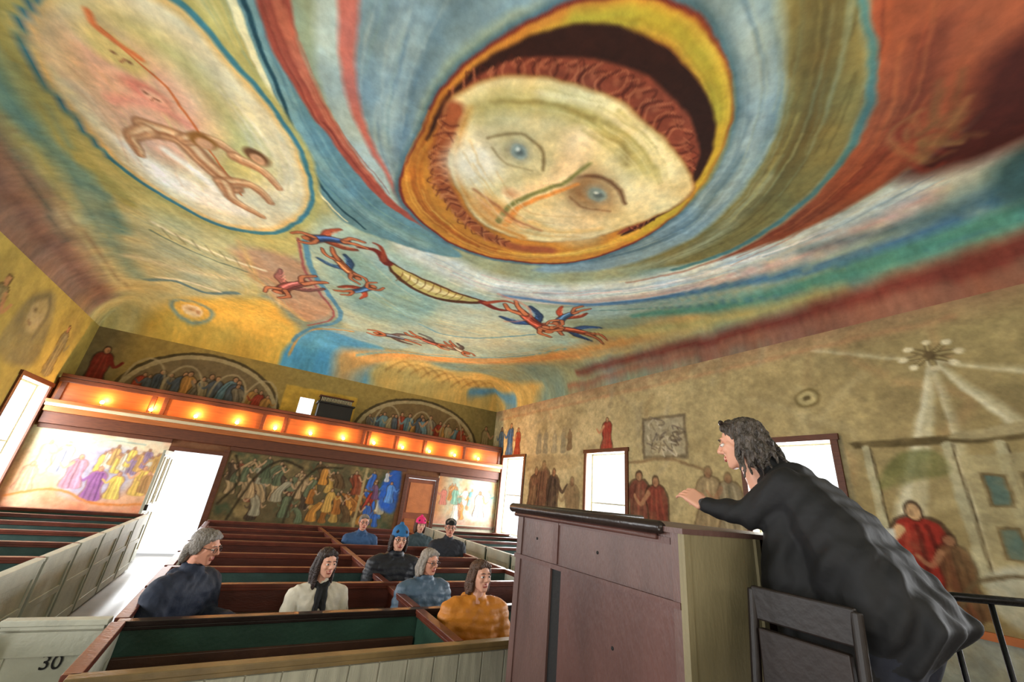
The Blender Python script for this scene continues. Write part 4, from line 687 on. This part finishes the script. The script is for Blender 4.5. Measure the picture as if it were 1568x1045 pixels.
def seated(name,hx,hy,hz,look,bd,lean,jm,skin,hairm,style='short',hat=None,hatm=None,glasses=False,puff=.0,smile=False,scarf=None,pitch=-.05,hands='lap',quilt=False,hood=False):
    E=empty(name); s=(hz-.42)/.78; bdv=Vector((*bd,0)).normalized(); org=Vector((hx,hy,.42))-bdv*(.04+lean)*s; M=frame(org,bdv,s=s); p=puff; l=lean
    P=[(0,[((-.09,0,.12),.125+p),((.09,0,.12),.125+p),((-.095,l*.45,.36),.11+p),((.095,l*.45,.36),.11+p)]),
       (0,[((-.095,l*.45,.36),.11+p),((.095,l*.45,.36),.11+p),((-.12,l*.85,.49),.088+p),((.12,l*.85,.49),.088+p)]),
       (0,[((-.175,l*.9,.53),.060+p),((.175,l*.9,.53),.060+p),((0,l*.95,.58),.062)]),(0,[((0,l*.95-.01,.57),.07),((0,l-.005,.63),.064+p*.5)])]
    if hood: P+=[(0,[((-.07,l*.9-.06,.60),.045),((.07,l*.9-.06,.60),.045),((0,l*.9-.11,.55),.05)]),(0,[((-.08,l*.9-.03,.60),.035),((-.06,l*.95+.06,.585),.028)]),(0,[((.08,l*.9-.03,.60),.035),((.06,l*.95+.06,.585),.028)])]
    for q in(-1,1):
        wr=(q*.07,.30+l,.23) if hands=='lap' else (q*.05,.36+l,.34)
        P+=[(0,[((q*.208,l*.9,.515),.062+p),((q*.262,l*.6+.05,.27),.052+p)]),(0,[((q*.262,l*.6+.05,.27),.052+p),(wr,.036+p*.6)]),
            (1,[((q*.1,.02,.10),.09),((q*.12,.43,.10),.068)]),(1,[((q*.12,.43,.10),.068),((q*.12,.42,-.30),.048)]),(2,[((q*.12,.41,-.36),.042),((q*.12,.53,-.375),.036)])]
    if quilt: dsp=lambda co:(.007*np.abs(np.sin(co[:,2]*math.pi/.062+.6*np.sin(co[:,0]*14)))+.003*np.sin(co[:,0]*60)*np.sin(co[:,2]*48)-.003).astype(np.float32)
    else: dsp=lambda co:(.004*np.sin(co[:,2]*70+4*np.sin(co[:,0]*22))*np.sin(co[:,0]*31+co[:,1]*27)).astype(np.float32)
    blob('clothed_body',P,M,.012,[jm,trous,shoe],E,4,dsp)
    lk=Vector((*look,pitch)); Mh=frame((hx,hy,hz),lk,s=max(.95,s)); head(Mh,E,skin,hairm,style,hat,hatm,glasses,smile,.006)
    for q in(-1,1):
        wr=Vector((q*.065,.315+l,.225) if hands=='lap' else (q*.045,.375+l,.345)); Mw=M@Matrix.Translation(wr)@frame((0,0,0),(-q*.75,.6,-.15)); hand(Mw,E,skin,q,.5,'hand_r' if q>0 else 'hand_l')
    if scarf: blob('scarf',[(0,[((-.05,l*.95+.03,.60),.035),((.05,l*.95+.03,.60),.035),((0,l*.9-.05,.61),.04)]),(0,[((.02,l+.07,.57),.03),((.04,l+.12,.36),.025)]),(0,[((-.03,l+.07,.57),.03),((-.04,l+.13,.32),.022)])],M,.009,[scarf],E,2,hairdisp(120,.003))
    return E
hgrey=mat('hair_grey',(.46,.43,.40),.5,.35,30,.6,90); hdark=mat('hair_dark_brown',(.16,.10,.08),.45,.3,30,.6,90); hbr=mat('hair_brown',(.30,.20,.14),.5,.3,30,.6,90); hsil=mat('hair_silver',(.56,.52,.48),.5,.3,30,.6,90)
seated('seated_man',-.15,4.17,1.225,(.93,-.42),(.75,-.55),.12,cloth('navy_jacket',(.13,.16,.23)),skinB,hgrey,'collar',glasses=True,puff=.035,hands='up',pitch=-.16,hood=True)
seated('seated_woman',.76,4.16,1.13,(.34,-.93),(.15,-1),.02,cloth('cream_sweater',(.80,.77,.70)),skinA,hdark,'long',smile=True,scarf=cloth('black_scarf',(.05,.05,.05)),puff=.012)
seated('seated_woman.001',1.83,3.33,1.18,(.12,-.95),(-.1,-1),.03,cloth('mustard_puffer',(.74,.46,.14),True,.5),skinA,hbr,'bob',puff=.035,smile=True,pitch=.05,quilt=True,hood=True)
seated('seated_woman.002',1.70,4.15,1.15,(.35,-.9),(.1,-1),.02,cloth('slate_blue_puffer',(.28,.36,.43),True,.5),skinB,hsil,'bob',glasses=True,puff=.035,quilt=True,hood=True)
seated('seated_visitor',1.66,5.05,1.24,(-.1,-1),(-.1,-1),.03,cloth('black_puffer',(.11,.12,.15),True,.5),skinA,hdark,'bob',hat='beanie',hatm=cloth('blue_knit',(.14,.38,.58)),glasses=True,puff=.035,quilt=True,hood=True)
seated('seated_visitor.001',2.83,7.58,1.20,(-.1,-1),(-.1,-1),.02,cloth('teal_grey_coat',(.20,.26,.28)),skinA,hbr,'bob',hat='beanie',hatm=cloth('pink_knit',(.85,.15,.42)),puff=.02)
seated('seated_man.001',3.02,6.70,1.26,(-.35,-1),(-.2,-1),.02,cloth('charcoal_jacket',(.14,.15,.18)),skinB,hgrey,'short',hat='cap',hatm=cloth('black_cap',(.05,.05,.06)),glasses=True,puff=.02)
seated('seated_man.002',1.83,7.60,1.19,(-.05,-1),(-.1,-1),.03,cloth('blue_jacket',(.18,.30,.45)),skinB,hgrey,'short',glasses=True,puff=.02,hood=True)
# ---- speaker at the pulpit
E=empty('woman_at_pulpit'); I4=Matrix.Identity(4)
coat=mat('black_coat',(.075,.075,.085),.75,.25,6,.3,16)
P=[(0,[((1.97,.90,1.94),.085),((2.24,.93,1.94),.085),((2.00,.97,1.97),.075),((2.22,1.0,1.97),.075),((1.97,.80,1.78),.12),((2.22,.82,1.78),.12)]),
   (0,[((1.98,.82,1.80),.125),((2.22,.84,1.80),.125),((1.97,.70,1.56),.13),((2.23,.72,1.56),.13)]),
   (0,[((1.98,.98,1.90),.07),((2.22,1.0,1.90),.07),((1.96,.98,1.62),.10),((2.22,1.0,1.62),.10),((1.96,.92,1.28),.09),((2.24,.94,1.28),.09),((1.96,.75,1.30),.06),((2.26,.77,1.30),.06)]),
   (0,[((1.96,.76,1.70),.125),((2.24,.78,1.70),.125),((1.96,.55,1.54),.020),((2.28,.55,1.54),.020),((1.94,.86,1.32),.03),((2.28,.88,1.32),.03),((1.95,.64,1.42),.020),((2.26,.66,1.42),.020)]),
   (0,[((2.08,1.0,2.0),.072),((2.07,1.06,2.065),.062)]),(0,[((2.02,.93,2.03),.045),((2.14,.95,2.03),.045),((2.01,1.06,1.98),.03),((2.15,1.08,1.98),.03)])]
P+=[(0,[((1.925,.925,1.965),.075),((1.92,1.09,1.835),.062)]),(0,[((1.92,1.09,1.835),.062),((1.905,1.27,1.855),.042)]),
    (0,[((2.28,.96,1.965),.075),((2.30,1.14,1.835),.058)]),(0,[((2.30,1.14,1.835),.058),((2.10,1.31,1.86),.040)])]
for q in(-1,1):
    x=2.11+.10*q; P+=[(1,[((x,.70,1.50),.10),((x,.78,1.14),.07)]),(1,[((x,.78,1.14),.07),((x,.66,.80),.05)]),(2,[((x,.65,.757),.042),((x,.78,.746),.036)])]
blob('clothed_body',P,I4,.011,[coat,trous,shoe],E,3,lambda co:(.008*np.sin(co[:,2]*22+co[:,1]*46+3*np.sin(co[:,0]*18))*np.clip((1.95-co[:,2])*3,0,1)+.003*np.sin(co[:,1]*70+co[:,2]*50)).astype(np.float32))
hwav=mat('hair_salt_pepper',(.27,.24,.22),.45,.75,45,.7,110,stretch=(1,1,.35))
Mh=frame((2.055,1.165,2.165),(-.30,.95,-.16),s=1.04); head(Mh,E,skinA,hwav,'wavy',vox=.0042)
o=MB()
for s in(-1,1): o.ball((s*.034,.058,.108),(.030,.012,.016),dark,12,Mh); o.tube([Mh@Vector((s*.060,.055,.105)),Mh@Vector((s*.082,-.03,.075))],.003,dark,8)
o.tube([Mh@Vector((-.02,.066,.110)),Mh@Vector((.02,.066,.110))],.003,dark,8)
o.obj('sunglasses',E,smooth=True)
blob('knit_cuffs',[(0,[((1.905,1.262,1.853),.036),((1.903,1.295,1.860),.033)]),(0,[((2.115,1.300,1.858),.035),((2.095,1.325,1.865),.032)])],I4,.006,[cloth('grey_knit_cuff',(.25,.26,.28))],E,2)
hand(frame((1.902,1.295,1.862),(-.20,.80,.55),(-.6,-.2,.75),1.0),E,skinA,-1,.42,'hand_l'); hand(frame((2.088,1.335,1.868),(-.60,.75,.38),(.2,-.3,.9)),E,skinA,1,.4,'hand_r')
# ------------------------------------------------------------------ light
w=bpy.data.worlds.new('sky'); S.world=w; w.use_nodes=True; bg=w.node_tree.nodes['Background']; bg.inputs[0].default_value=(.93,.97,1,1); bg.inputs[1].default_value=1.7
def area(name,loc,rot,sx,sy,e,col=(.96,.98,1)):
    L=bpy.data.lights.new(name,'AREA'); L.shape='RECTANGLE'; L.size=sx; L.size_y=sy; L.energy=e; L.color=col; o=bpy.data.objects.new(name,L); o.location=loc; o.rotation_euler=rot; link(o); return o
for i,(a,bb) in enumerate(WIN):
    y=(a+bb)/2
    area('daylight_right_%d'%i,(XR+.32,y,1.9),(0,math.radians(90),0),2.0,1.15,155); area('daylight_left_%d'%i,(XL-.32,y,1.9),(0,math.radians(-90),0),2.0,1.15,165)
area('daylight_door',(-1.07,11.7,1.1),(math.radians(-90),0,0),.85,1.9,50)
area('fill_behind_camera',(1.6,-2.3,2.6),(math.radians(128),0,0),4.5,1.2,95,(1,.95,.86))  # added soft fill behind the camera, not a fixture of the room
area('fill_upward',(.1,-.9,.25),(math.radians(180),0,0),1.2,2.5,60,(1,.96,.88))  # added low lamp aimed at the ceiling, brightens the camera end
# ------------------------------------------------------------------ camera
f,pit,rol,yaw=612.95,.3736,.1030,.5181
sy,cy_,sp,cp,cr,sr=math.sin(yaw),math.cos(yaw),math.sin(pit),math.cos(pit),math.cos(rol),math.sin(rol)
F=Vector((sy*cp,cy_*cp,sp)); R0=Vector((cy_,-sy,0)); U0=Vector((-sy*sp,-cy_*sp,cp)); Ri=R0*cr+U0*sr; Ui=U0*cr-R0*sr
cd=bpy.data.cameras.new('camera'); cd.sensor_width=36; cd.lens=f/1568*36; cd.clip_start=.05; cd.clip_end=200
co=bpy.data.objects.new('camera',cd); link(co)
co.matrix_world=Matrix(((Ri.x,Ui.x,-F.x,0),(Ri.y,Ui.y,-F.y,0),(Ri.z,Ui.z,-F.z,1.8),(0,0,0,1))); S.camera=co
